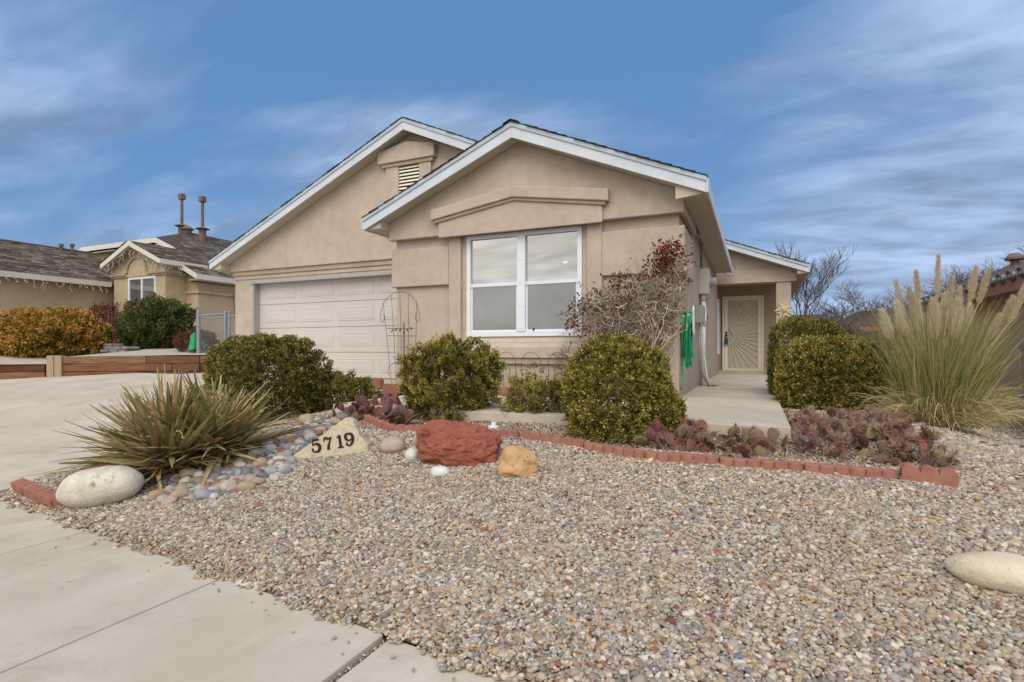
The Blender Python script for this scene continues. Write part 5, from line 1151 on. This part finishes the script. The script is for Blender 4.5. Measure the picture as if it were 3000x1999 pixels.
# ------------------------------------------------------------------ prickly pears
def pad_mesh(seed, thk=.13):
    b_ = bmesh.new(); bmesh.ops.create_uvsphere(b_, u_segments=14, v_segments=9, radius=.5)
    for v in b_.verts:
        x, y, z = v.co; s_ = (.78+.30*(z+.5)); s_ *= 1+.05*sin(seed+z*7)
        v.co = Vector((x*s_*.82, y*thk*(1+.25*sin(6*z+seed)+.15*sin(9*x+seed)), z+.5+.03*sin(5*x+seed)))
        v.co.y += .10*(v.co.z-.5)**2*(1 if seed % 2 else -1)
    me = bpy.data.meshes.new('pad'); b_.to_mesh(me); b_.free(); me.materials.append(PAD); me.polygons.foreach_set('use_smooth', [True]*len(me.polygons)); return me
PADS = [pad_mesh(s_) for s_ in range(4)]
def cactus(label, pts, size, seed, spine=14, sl=.025, lean=.9, chain=.45, up=0.0, plen=1, mask=None):
    random.seed(seed); c = pts[0]
    cx0 = sum(p[0] for p in pts)/len(pts); cy0 = sum(p[1] for p in pts)/len(pts)
    L0 = (cx0, cy0, g(cx0, cy0)); t = thing('prickly_pear', label, 'cactus', L0)
    Bp, Dp = [], []
    def add(base, rot, s_):
        o = bpy.data.objects.new('pad', random.choice(PADS)); COL.objects.link(o); o.parent = t; o.matrix_parent_inverse = Matrix.Translation(-Vector(L0))
        o.location = base; o.rotation_euler = rot; o.scale = (s_*random.uniform(.85, 1.1), s_, s_)
        M_ = Matrix.LocRotScale(Vector(base), rot, Vector((s_, s_, s_)))
        for i in range(spine):
            a = random.uniform(-.3, 3.45); e = random.random() < .6
            rr = .46 if e else random.uniform(.1, .42)
            sd = random.choice((-1, 1)); p = Vector((rr*cos(a)*.85, sd*.10*(0 if e else 1), .5+rr*sin(a)))
            d = Vector((cos(a)*.8, sd*random.uniform(.1, .9), sin(a)*.8))
            wp = M_ @ p; wd = ((M_ @ (p+d))-wp).normalized()
            for q in range(2):
                Bp.append(tuple(wp)); Dp.append(tuple((wd+Vector((random.gauss(0, .35), random.gauss(0, .35), random.gauss(0, .35)))).normalized()))
        return M_
    for x, y in pts:
        s_ = size*random.uniform(.75, 1.2); from_z = g(x, y)
        from mathutils import Euler
        rot = Euler((random.gauss(0, lean*.5), random.gauss(0, lean*.55), random.uniform(0, pi)))
        M_ = add((x, y, from_z-.01+up*random.random()), rot, s_)
        for q in range(2):
            if random.random() < chain:
                a = random.uniform(.7, 2.4); bp_ = M_ @ Vector((.40*cos(a), 0, .5+.44*sin(a)))
                r2 = Euler((rot.x+random.gauss(0, .4), rot.y+(pi/2-a)*.8+random.gauss(0, .2), rot.z+random.gauss(0, .5)))
                M2 = add(tuple(bp_), r2, s_*random.uniform(.65, .95))
    B = np.array(Bp); D_ = np.array(Dp); n_ = len(B)
    s2 = unit(np.cross(D_, rng.normal(size=D_.shape)))*.0016
    ln = rng.uniform(.5, 1.3, (n_, 1))*sl
    Vv = np.stack([B-s2, B+s2, B+D_*ln], 1).reshape(-1, 3); F_ = np.arange(3*n_).reshape(n_, 3)
    o = link('spines', arr_mesh('spines', Vv, F_, SPINE, np.clip(rng.normal(.5, .25, n_), 0, 1)), t); o['kind'] = 'stuff'; return t
random.seed(3)
def scatter(n, f): 
    r_ = []
    while len(r_) < n:
        x, y = f()
        if x is not None: r_.append((x, y))
    return r_
cactus('purple prickly pear clump behind the house number stone, between the hedge and the clumpy bush', scatter(70, lambda: (random.uniform(-4.30, -3.22), random.uniform(4.74, 5.25))), .135, 1, 8, .014, 1.2, .7)
cactus('small red prickly pear with long spines between the dome bush and the walk, middle clump', scatter(60, lambda: (lambda a: (-.30+.44*a[0], 4.70+.20*a[1]))((random.uniform(-1, 1), random.uniform(-1, 1)))), .115, 2, 30, .035, 1.3, .7)
def tri():
    u_ = random.random()**.8; y = lerp(5.9, 4.60, u_); x0 = lerp(.42, .30, u_); x1 = lerp(1.05, 1.20, u_)
    return random.uniform(x0, x1), y
cactus('wide purple and green prickly pear bed at the right end of the border', scatter(175, tri), .10, 4, 30, .038, 1.2, .7, up=.07)
n_ = 1500; bx_ = rng.uniform(-.7, 1.25, n_); by_ = rng.uniform(4.45, 5.8, n_); ok = ~((bx_ < .30) & (by_ > 4.98)); bx_, by_ = bx_[ok], by_[ok]; n_ = len(bx_)
P0 = np.stack([bx_, by_, np.vectorize(g)(bx_, by_)+rng.uniform(0, .06, n_)], 1); D_ = unit(rng.normal(size=(n_, 3))*[1, 1, .45]); T_ = np.linspace(0, 1, 4)[None, :, None]
P = P0[:, None]+D_[:, None]*T_*rng.uniform(.03, .12, (n_, 1, 1))+rng.normal(0, .004, (n_, 4, 3))
Vv, F_ = strips(P, np.full((n_, 4), .003)); o = link('dry_straw', arr_mesh('dry_straw', Vv, F_, STRAW, np.repeat(rng.random(n_), 3))); tag(o, 'loose dry straw caught between the cactus pads at the right end of the bed', 'straw'); o['kind'] = 'stuff'

# ------------------------------------------------------------------ pampas grass
random.seed(9); rng = np.random.default_rng(9)
pc_ = np.array([1.76, 7.15]); PT = thing('pampas_grass', 'tall pampas grass with cream plumes, right of the walk hedge', 'ornamental grass', (1.72, 7.15, g(1.72, 7.15)))
def blades(n_, ln0, ln1, tilt0, tilt1, droop, w, R=.31, k_=8):
    az = rng.uniform(0, 2*pi, n_); r0 = np.sqrt(rng.random(n_))*R; bx0 = pc_[0]+r0*np.cos(az); by0 = pc_[1]+r0*np.sin(az)
    az2 = az+rng.normal(0, .55, n_); ti = rng.uniform(tilt0, tilt1, n_)*(.3+.7*r0/R); ln = rng.uniform(ln0, ln1, n_); T_ = np.linspace(0, 1, k_)[None, :]
    dr = droop*rng.uniform(.3, 1.2, n_)
    ang = ti[:, None]+dr[:, None]*T_**1.7                       # angle from vertical along the blade
    st = ln[:, None]/(k_-1); h = np.cumsum(np.sin(ang)*st, 1); z = np.cumsum(np.cos(ang)*st, 1); z0 = -.02+g(pc_[0], pc_[1])
    P = np.stack([bx0[:, None]+h*np.cos(az2)[:, None], by0[:, None]+h*np.sin(az2)[:, None], z0+np.maximum(z, .02)], -1)
    return P, (w*rng.uniform(.6, 1.2, n_))[:, None]*np.clip(1-T_**3, .1, 1)
P1, W1 = blades(1200, .7, 1.30, .03, .38, .55, .007)
P2, W2 = blades(110, .8, 1.3, .45, .85, .5, .007, k_=8)
P3, W3 = blades(1500, .3, .72, .3, .95, 2.2, .009)
Pn = np.concatenate([P1, P2, P3]); Wn = np.concatenate([W1, W2, W3]); tone = np.concatenate([rng.normal(.50, .28, 1200), rng.normal(.25, .2, 110), rng.normal(.85, .14, 1500)])
Vv, F_ = strips(Pn, Wn); o = link('blades', arr_mesh('blades', Vv, F_, GRS, np.repeat(np.clip(tone, 0, 1), 7)), PT); o['kind'] = 'stuff'
PS = bpy.data.materials['straw']
stalkm = mat('plume_stalk', (.42, .34, .17), .7, (.50, .42, .24), 5)
# plumes (tip x, y, z, length)
PLS = [(1.22, 6.95, .42, .30, .075), (1.42, 7.35, .78, .40, .045), (1.36, 7.0, .50, .34, .09), (1.55, 7.1, .84, .28, .030), (1.62, 7.4, .60, .38, .09), (1.72, 7.0, .98, .42, .030), (1.75, 7.3, .55, .42, .10), (1.86, 7.1, .76, .32, .035),
       (1.98, 7.35, .55, .36, .10), (2.06, 7.1, .86, .34, .040), (2.18, 7.15, .83, .34, .038), (2.30, 7.25, .36, .26, .05), (2.52, 7.2, .74, .46, .05), (1.48, 7.2, .30, .26, .07), (2.12, 7.5, .50, .34, .09), (1.90, 7.45, .62, .38, .09), (1.28, 7.3, .18, .2, .05), (1.52, 7.25, .68, .34, .05), (1.66, 7.5, .44, .36, .085), (1.80, 7.4, .50, .36, .08), (2.02, 7.45, .68, .34, .06), (1.95, 7.2, .42, .30, .08), (2.42, 7.3, .55, .3, .035)]
for (x, y, z, l_, w_) in PLS:
    x += .02; w_ *= .85; l_ *= 1.05
    b0 = Vector((pc_[0]+(x-pc_[0])*.25+random.gauss(0, .05), pc_[1]+(y-pc_[1])*.3, g(1.7, 7.1))); tip = Vector((x, y, z)); axis = (tip-b0).normalized()
    mid = b0.lerp(tip, .5)+Vector((-(x-pc_[0])*.10, 0, .03)); base = tip-axis*l_
    st = link('stalk', MB().tube([b0, b0.lerp(mid, .6), mid, base, base+axis*l_*.5], [.006, .006, .005, .005, .003], 5).mesh('stalk', stalkm, True), PT)
    n_ = int(1100+w_*7000); t_ = rng.random(n_); prof = np.sin(np.clip(t_*.93+.07, 0, 1)*pi)**.6*(1-.35*t_)
    rr = w_*prof*np.sqrt(rng.random(n_))*.75; a = rng.uniform(0, 2*pi, n_); ax = np.array(axis); e1 = unit(np.cross(ax, [0, 1, .1])); e2 = np.cross(ax, e1)
    C = np.array(base)+ax*(t_*l_)[:, None]+(e1*np.cos(a)[:, None]+e2*np.sin(a)[:, None])*rr[:, None]
    D_ = unit(ax+(e1*np.cos(a)[:, None]+e2*np.sin(a)[:, None])*rng.uniform(.15, .8, (n_, 1))+rng.normal(0, .15, (n_, 3)))
    Vv, F_ = leaves(C, D_, rng.uniform(.022, .05, n_)*(1+w_*5), rng.uniform(.0018, .0036, n_), .1)
    o = link('plume', arr_mesh('plume', Vv, F_, PLUM, np.clip(rng.normal(.5 if w_ > .06 else .28, .25, n_), 0, 1)), PT)

# ------------------------------------------------------------------ small things in the bed
sh = thing('sprinkler_head', 'white round plastic sprinkler or drain cap behind the red boulder', 'sprinkler', (-2.34, 4.82, -.79))
MB().tube([(-2.34, 4.82, -.80), (-2.34, 4.82, -.735)], .052, 16).build('body', WHITE, sh, bevel=.006); MB().tube([(-2.34, 4.82, -.735), (-2.34, 4.82, -.70)], .026, 12).build('cap', WHITE, sh, bevel=.004)
pl_ = thing('path_light', 'short square cream path marker at the corner of the walk by the cactus', 'path marker', (.43, 5.75, -.72))
MB().box(.415, .445, 5.74, 5.77, -.74, -.62).build('stake', CREAM, pl_); MB().box(.385, .475, 5.71, 5.80, -.62, -.595).build('cap', MP, pl_, bevel=.005)

# ------------------------------------------------------------------ bare trees far behind
def tree(name, label, base, H_, spread, seed, m, group, depth=5, r0=.12, nb=4, up=.5):
    random.seed(seed); t = thing(name, label, 'tree', base, group); mbT, mbC = MB(), MB()
    def grow(p, d, L_, r_, lev):
        n = 4; pts = [p]
        for i in range(n):
            d = (d+Vector((random.gauss(0, .13), random.gauss(0, .13), random.gauss(0, .08)+.04*up))).normalized(); pts.append(pts[-1]+d*L_/n)
        (mbT if lev == 0 else mbC).tube(pts, [r_*(1-.10*i) for i in range(n+1)], 6 if lev < 2 else 3, cap=False)
        if lev >= depth: return
        for k in range(nb if lev else nb+1):
            s_ = Vector((random.gauss(0, 1), random.gauss(0, 1), random.gauss(up*.4, .5))).normalized()
            q = pts[random.choice((2, 3, 4, 4))] if lev else pts[random.choice((3, 4, 4))]
            grow(q, (d*.75+s_*spread).normalized(), L_*random.uniform(.58, .82), max(.008, r_*.58), lev+1)
    grow(Vector(base), Vector((random.gauss(0, .05), 0, 1)), H_*.30, r0, 0)
    mbT.build('trunk', m, t, smooth=True); mbC.build('crown', m, t, kind='stuff'); return t
tree('bare_tree', 'tall fan shaped bare tree behind the porch roof', (1.7, 27, -1.5), 7.6, .42, 1, BARK, 'bare winter trees behind the houses', 5, .06, 4, 1.2)
tree('bare_tree', 'bare tree with open dark branches right of the porch post', (4.4, 31, -1.5), 6.0, .8, 2, BARK, 'bare winter trees behind the houses', 5, .09, 4, .5)
tree('bare_tree', 'broad low bare tree half hidden behind the porch eave', (2.5, 24, -1.5), 4.0, .9, 3, BARK2, 'bare winter trees behind the houses', 5, .10, 4, .3)
tree('bare_tree', 'bare tree seen above the tiled roof, left of the two', (13.2, 46, -1.5), 10.5, .75, 4, BARK, 'bare winter trees behind the houses', 5, .16, 4, .6)
tree('bare_tree', 'bare tree at the right edge above the tiled roof', (17.2, 45, -1.5), 11.5, .75, 5, BARK, 'bare winter trees behind the houses', 5, .17, 4, .6)
tree('bare_tree', 'faint small bare tree between the plumes and the tiled roof', (8.6, 40, -1.5), 6.3, .8, 6, BARK, 'bare winter trees behind the houses', 5, .12, 4, .5)
tree('bare_tree', 'low purple grey bare bush mass behind the walk hedge', (3.3, 25, -1.5), 3.6, 1.0, 7, BARK2, 'bare winter trees behind the houses', 5, .09, 5, .2)
tree('bare_tree', 'low bare thicket in front of the distant pale house', (1.9, 26, -1.5), 3.4, 1.0, 8, BARK2, 'bare winter trees behind the houses', 5, .09, 5, .2)

# ------------------------------------------------------------------ river cobbles
random.seed(12)
COBC = [('pale grey', (.44, .43, .42)), ('cream', (.56, .51, .43)), ('slate grey', (.20, .215, .24)), ('whitish', (.60, .59, .57)), ('tan', (.45, .35, .24)), ('grey', (.36, .36, .37)), ('rusty red', (.34, .17, .115)), ('pinkish', (.47, .36, .31)), ('brown', (.26, .22, .19))]
CM = [mat('river_'+n_.replace(' ', '_'), tuple(c*.62 for c in col), .68, tuple(min(.8, c*.92) for c in col), 10, .25, 70) for n_, col in COBC]
def cobmesh(seed, mi):
    b_ = bmesh.new(); bmesh.ops.create_icosphere(b_, subdivisions=3, radius=1); sd = Vector((seed*5.1, seed, seed*2.2))
    for v in b_.verts: d = v.co.normalized(); v.co = d*(1+.22*noise.noise(d*1.2+sd)+.06*noise.noise(d*3+sd))
    me = bpy.data.meshes.new('river_cobble'); b_.to_mesh(me); b_.free(); me.materials.append(CM[mi]); me.polygons.foreach_set('use_smooth', [True]*len(me.polygons)); return me
CMESH = [[cobmesh(s_*9+mi, mi) for s_ in range(2)] for mi in range(len(CM))]
# the bed of cobbles: a crescent from the white boulder round the front of the yucca and back past the number stone
pathc = [(-4.42, 2.98, .12), (-4.15, 2.98, .22), (-3.90, 3.10, .28), (-3.78, 3.35, .25), (-3.98, 3.62, .24), (-4.15, 3.9, .26), (-4.22, 4.2, .26), (-4.22, 4.5, .22)]
where = ['next to the white boulder', 'between the white boulder and the yucca', 'at the front edge of the cobble bed', 'in front of the number stone', 'left of the number stone', 'between yucca and number stone', 'behind the number stone', 'by the cactus at the back of the bed']
placed = []; tries = 0
while tries < 9000 and len(placed) < 235:
    tries += 1; k = random.randrange(len(pathc)); a = pathc[k]; x = random.gauss(a[0], a[2]*.55); y = random.gauss(a[1], a[2]*.55); s_ = random.uniform(.030, .062) if random.random() < .8 else random.uniform(.06, .075)
    if min((x-q[0])**2+(y-q[1])**2 for q in pathc) > .085: continue
    # keep clear of the number stone and the boulder
    ux, uy = x+3.80, y-3.66; along = ux*cos(radians(27))+uy*sin(radians(27)); perp = -ux*sin(radians(27))+uy*cos(radians(27))
    if -.04 < along < .75 and -.07 < perp < .17: continue
    if along > .1 and perp < .3 and perp > -.5: continue
    if (x+4.60)**2/.12+(y-2.78)**2/.06 < 1: continue
    if any((x-p[0])**2+(y-p[1])**2 < ((s_+p[2])*.78)**2 for p in placed): continue
    placed.append((x, y, s_, k))
for i, (x, y, s_, k) in enumerate(placed):
    mi = random.choices(range(9), (5, 5, 4, 2, 5, 6, 3, 4, 4))[0]
    o = bpy.data.objects.new('river_cobble', random.choice(CMESH[mi])); COL.objects.link(o)
    o.scale = (s_*random.uniform(1.0, 1.45), s_*random.uniform(.8, 1.05), s_*random.uniform(.6, .9)); shp = 'long' if o.scale.x/o.scale.y > 1.5 else 'round' if o.scale.x/o.scale.y < 1.2 else 'oval'; shp = ('flat ' if o.scale.z/s_ < .58 else '')+shp; o.rotation_euler = (random.gauss(0, .2), random.gauss(0, .2), random.uniform(0, pi))
    o.location = (x, y, g(x, y)+s_*.36+random.uniform(0, .012))
    tag(o, f"{'large' if s_ > .058 else 'small' if s_ < .038 else 'middling'} {COBC[mi][0]} {shp} river cobble {where[k]}", 'cobble', 'river cobbles round the yucca')

# ------------------------------------------------------------------ gravel: instanced pebbles on a jittered grid
rng = np.random.default_rng(4)
def field(x0, x1, y0, y1, s_, layers):
    out_ = []
    for L_ in range(layers):
        X_, Y_ = np.meshgrid(np.arange(x0, x1, s_), np.arange(y0, y1, s_)); X_ = X_.ravel()+rng.uniform(-.6, .6, X_.size)*s_; Y_ = Y_.ravel()+rng.uniform(-.6, .6, Y_.size)*s_
        out_.append(np.stack([X_, Y_, np.full_like(X_, L_)], 1))
    return np.concatenate(out_)
fx, fy = -.4063, .9137
def keep(p):
    x, y = p[:, 0], p[:, 1]; e = 1.9-.114*(x+.8)
    wob = .025*np.sin(x*7.3)+.02*np.sin(x*19+1)+.015*np.sin(x*41)
    k = y > e-.035+wob
    k &= x > -5.93
    d = x*fx+y*fy; r_ = x*.9137+y*.4063
    k &= (r_ > -d*.936-.9) & (r_ < d*.936+2.4) & (d > .5)
    k &= ~((y > 5.02) & (y < 6.95) & (x > -4.56) & (x < .29)); k &= ~((x > -.95) & (x < .29) & (y > 5.02)); k &= ~((y > 6.94) & (x > -5.9) & (x < .29))
    k &= ~((x > 4.33) & (y > 8))
    k &= ~((x < .9) & (x > .28) & (y > 7.3))
    return k
near = field(-6, 4.5, 1.3, 5.05, .0158, 2); far_ = field(-6, 4.6, 5.05, 9.0, .025, 2); far2 = field(.2, 5, 9.0, 17, .055, 1)
allp = np.concatenate([np.c_[near, np.full(len(near), 1.0)], np.c_[far_, np.full(len(far_), 1.3)], np.c_[far2, np.full(len(far2), 2.1)]])
allp = allp[keep(allp)]
# thin the fine material behind the border, where soil shows
bed = (allp[:, 1] > 4.55) & (allp[:, 1] < 7) & (allp[:, 0] < 1.2); drop = bed & (rng.random(len(allp)) < .55); allp = allp[~drop]; bed = bed[~drop]
# soil patches along the sidewalk edge
e_ = 1.9-.114*(allp[:, 0]+.8); nearedge = (allp[:, 1]-e_ < .07) & (rng.random(len(allp)) < .35); allp = allp[~nearedge]; bed = bed[~nearedge]
# a few strays on the concrete
ns = 60; stx = rng.uniform(-4.2, .3, ns); sty = 1.9-.114*(stx+.8)-np.abs(rng.normal(0, .10, ns)); allp = np.concatenate([allp, np.c_[stx, sty, np.full(ns, 5), np.full(ns, .7)]]); bed = np.concatenate([bed, np.zeros(ns, bool)])
# strays that filled the wide joint
nj = 150; allp = np.concatenate([allp, np.c_[-1.48+rng.uniform(-.012, .012, nj), rng.uniform(.9, 1.97, nj), np.full(nj, 7), np.full(nj, .38)]]); bed = np.concatenate([bed, np.zeros(nj, bool)])
n_ = len(allp)
gz_ = np.array([g(x, y) for x, y in allp[:, :2]])
size = np.exp(rng.normal(0, .30, n_))*.0098*allp[:, 3]; size[bed] *= .8
zoff = np.where(allp[:, 2] == 0, rng.uniform(-.004, .004, n_), rng.uniform(.003, .014, n_)); zoff = np.where(allp[:, 2] == 5, .003, zoff); zoff = np.where(allp[:, 2] == 7, -.022, zoff)
# low mounding of the gravel
P = np.stack([allp[:, 0], allp[:, 1], gz_+zoff+.003], 1)
me = bpy.data.meshes.new('gravel'); me.vertices.add(n_); me.vertices.foreach_set('co', P.astype(np.float32).ravel())
a = me.attributes.new('rot', 'FLOAT_VECTOR', 'POINT'); a.data.foreach_set('vector', np.stack([rng.normal(0, .35, n_), rng.normal(0, .35, n_), rng.uniform(0, 6.28, n_)], 1).astype(np.float32).ravel())
a = me.attributes.new('scl', 'FLOAT_VECTOR', 'POINT'); a.data.foreach_set('vector', np.stack([size*rng.uniform(.95, 1.4, n_), size*rng.uniform(.72, 1.05, n_), size*rng.uniform(.45, .8, n_)], 1).astype(np.float32).ravel())
a = me.attributes.new('pc', 'FLOAT', 'POINT'); a.data.foreach_set('value', rng.random(n_).astype(np.float32))
dust = np.array([noise.noise(Vector((x*.9, y*1.3, 4)))+.5*noise.noise(Vector((x*3.1, y*3.7, 9))) for x, y in allp[:, :2]])
dn_ = np.clip((dust-.12)*2.2, 0, .8)*rng.uniform(.4, 1, n_)+np.clip(.55-np.abs(allp[:, 1]-4.15)*2.2, 0, .5)*(rng.random(n_) < .5)+np.clip(.5-(allp[:, 1]-(1.9-.114*(allp[:, 0]+.8)))*2.5, 0, .5)*(rng.random(n_) < .6)+np.where(bed, .5, 0)
a = me.attributes.new('dt', 'FLOAT', 'POINT'); a.data.foreach_set('value', np.clip(dn_*.38, 0, .4).astype(np.float32))
a = me.attributes.new('vi', 'INT', 'POINT'); a.data.foreach_set('value', rng.integers(0, 4, n_).astype(np.int32))
me.materials.append(PEBM)
_t = PEBM.node_tree; _b = _t.nodes['Principled BSDF']; _s = _b.inputs['Base Color'].links[0].from_socket
_a = N(_t, 'ShaderNodeAttribute', attribute_type='INSTANCER', attribute_name='dt'); _m = N(_t, 'ShaderNodeMix', data_type='RGBA'); _t.links.new(_a.outputs['Fac'], _m.inputs[0]); _t.links.new(_s, _m.inputs[6]); _m.inputs[7].default_value = (.36, .275, .18, 1)
_w = N(_t, 'ShaderNodeMix', data_type='RGBA', blend_type='MULTIPLY'); _w.inputs[0].default_value = 1; _t.links.new(_m.outputs[2], _w.inputs[6]); _w.inputs[7].default_value = (1.05, 1.02, .96, 1); _t.links.new(_w.outputs[2], _b.inputs['Base Color'])
gravel = bpy.data.objects.new('gravel', me); COL.objects.link(gravel); gravel['kind'] = 'stuff'; gravel['label'] = 'mixed grey, tan and rust coloured river gravel covering the front yard'; gravel['category'] = 'gravel'
ng = bpy.data.node_groups.new('gravel_instances', 'GeometryNodeTree'); ng.interface.new_socket('Geometry', in_out='INPUT', socket_type='NodeSocketGeometry'); ng.interface.new_socket('Geometry', in_out='OUTPUT', socket_type='NodeSocketGeometry')
gi = ng.nodes.new('NodeGroupInput'); go = ng.nodes.new('NodeGroupOutput'); lk = ng.links.new
jn = ng.nodes.new('GeometryNodeGeometryToInstance')
for s_ in range(4):
    ico = ng.nodes.new('GeometryNodeMeshIcoSphere'); ico.inputs['Subdivisions'].default_value = 2; ico.inputs['Radius'].default_value = 1
    sp_ = ng.nodes.new('GeometryNodeSetPosition'); nz = ng.nodes.new('ShaderNodeTexNoise'); nz.noise_dimensions = '4D'; nz.inputs['W'].default_value = s_*7.3; nz.inputs['Scale'].default_value = .9
    sb = ng.nodes.new('ShaderNodeVectorMath'); sb.operation = 'SUBTRACT'; sb.inputs[1].default_value = (.5, .5, .5); scn = ng.nodes.new('ShaderNodeVectorMath'); scn.operation = 'SCALE'; scn.inputs['Scale'].default_value = 1.3
    lk(ico.outputs['Mesh'], sp_.inputs['Geometry']); lk(nz.outputs['Color'], sb.inputs[0]); lk(sb.outputs[0], scn.inputs[0]); lk(scn.outputs[0], sp_.inputs['Offset'])
    sm = ng.nodes.new('GeometryNodeSetMaterial'); sm.inputs['Material'].default_value = PEBM; lk(sp_.outputs[0], sm.inputs[0])
    sm2 = ng.nodes.new('GeometryNodeSetShadeSmooth'); lk(sm.outputs[0], sm2.inputs[0])
    lk(sm2.outputs[0], jn.inputs['Geometry'])
iop = ng.nodes.new('GeometryNodeInstanceOnPoints'); iop.inputs['Pick Instance'].default_value = True
def na(nm, ty): n = ng.nodes.new('GeometryNodeInputNamedAttribute'); n.data_type = ty; n.inputs['Name'].default_value = nm; return n.outputs['Attribute']
lk(gi.outputs[0], iop.inputs['Points']); lk(jn.outputs[0], iop.inputs['Instance']); lk(na('vi', 'INT'), iop.inputs['Instance Index'])
er = ng.nodes.new('FunctionNodeEulerToRotation'); lk(na('rot', 'FLOAT_VECTOR'), er.inputs[0]); lk(er.outputs[0], iop.inputs['Rotation']); lk(na('scl', 'FLOAT_VECTOR'), iop.inputs['Scale'])
lk(iop.outputs[0], go.inputs[0])
md = gravel.modifiers.new('instances', 'NODES'); md.node_group = ng
print('pebbles', n_)

# neighbour's gravel, same stones but sparse
# ------------------------------------------------------------------ leaf litter and straw bits
def litter(name, label, n_, fn, sz, m, w=.6, lift=.012):
    pts = [];
    while len(pts) < n_: pts.append(fn())
    C = np.array([(x, y, g(x, y)+lift+random.uniform(0, .008)) for x, y in pts]); D_ = unit(rng.normal(size=C.shape)*[1, 1, .35]); ln = rng.uniform(.5, 1.2, n_)*sz
    Vv, F_ = leaves(C, D_, ln, ln*w, .3); o = link(name, arr_mesh(name, Vv, F_, m, rng.random(n_))); o['kind'] = 'stuff'; o['label'] = label; o['category'] = 'litter'
random.seed(31)
cl = [(random.uniform(-3.5, 1.8), random.uniform(2.2, 4.2), random.uniform(.02, .10)) for _ in range(60)]
def fn_l():
    if random.random() < .45: c = random.choice(cl); return random.gauss(c[0], c[2]), random.gauss(c[1], c[2]*.6)
    return random.uniform(-4.5, 2.2), random.uniform(2.1, 4.3)
litter('leaf_litter', 'small dry red brown leaves scattered over the front gravel', 1100, fn_l, .024, LITT)
def fn_b():
    x = random.uniform(-4.6, 1.3); return x, random.uniform(4.4, 5.0)
litter('leaf_litter', 'dead leaves and twigs under the bushes behind the border', 900, fn_b, .026, LITT)
def fn_e():
    x = random.uniform(-5.8, .9); return x, edge(x)+random.uniform(-.02, .10)
litter('leaf_litter', 'dry leaves and grass bits along the sidewalk edge', 420, fn_e, .028, LITT, .35)
litter('leaf_litter', 'rust coloured leaf litter under the yucca', 420, lambda: (random.gauss(-4.75, .35), random.gauss(3.15, .25)), .035, REDB, .6, .02)
litter('leaf_litter', 'fallen leaves along the edge of the porch walk under the hedges', 260, lambda: (random.gauss(.34, .06), random.uniform(5.1, 8)), .03, LITT, .6, .02)
n_ = 520; ex = rng.uniform(-5.8, 1.0, n_); ey = 1.9-.114*(ex+.8)+rng.uniform(-.01, .13, n_); ez = np.vectorize(g)(ex, ey)+.012
D_ = unit(rng.normal(size=(n_, 3))*[1, 1, .3]+[0, 0, .2]); T_ = np.linspace(0, 1, 4)[None, :, None]
P = np.stack([ex, ey, ez], 1)[:, None]+D_[:, None]*T_*rng.uniform(.03, .09, (n_, 1, 1)); Vv, F_ = strips(P, np.full((n_, 4), .003))
o = link('dry_grass', arr_mesh('dry_grass', Vv, F_, STRAW, np.repeat(rng.random(n_), 3))); o['kind'] = 'stuff'; o['label'] = 'wisps of dry grass between gravel and sidewalk'; o['category'] = 'grass'
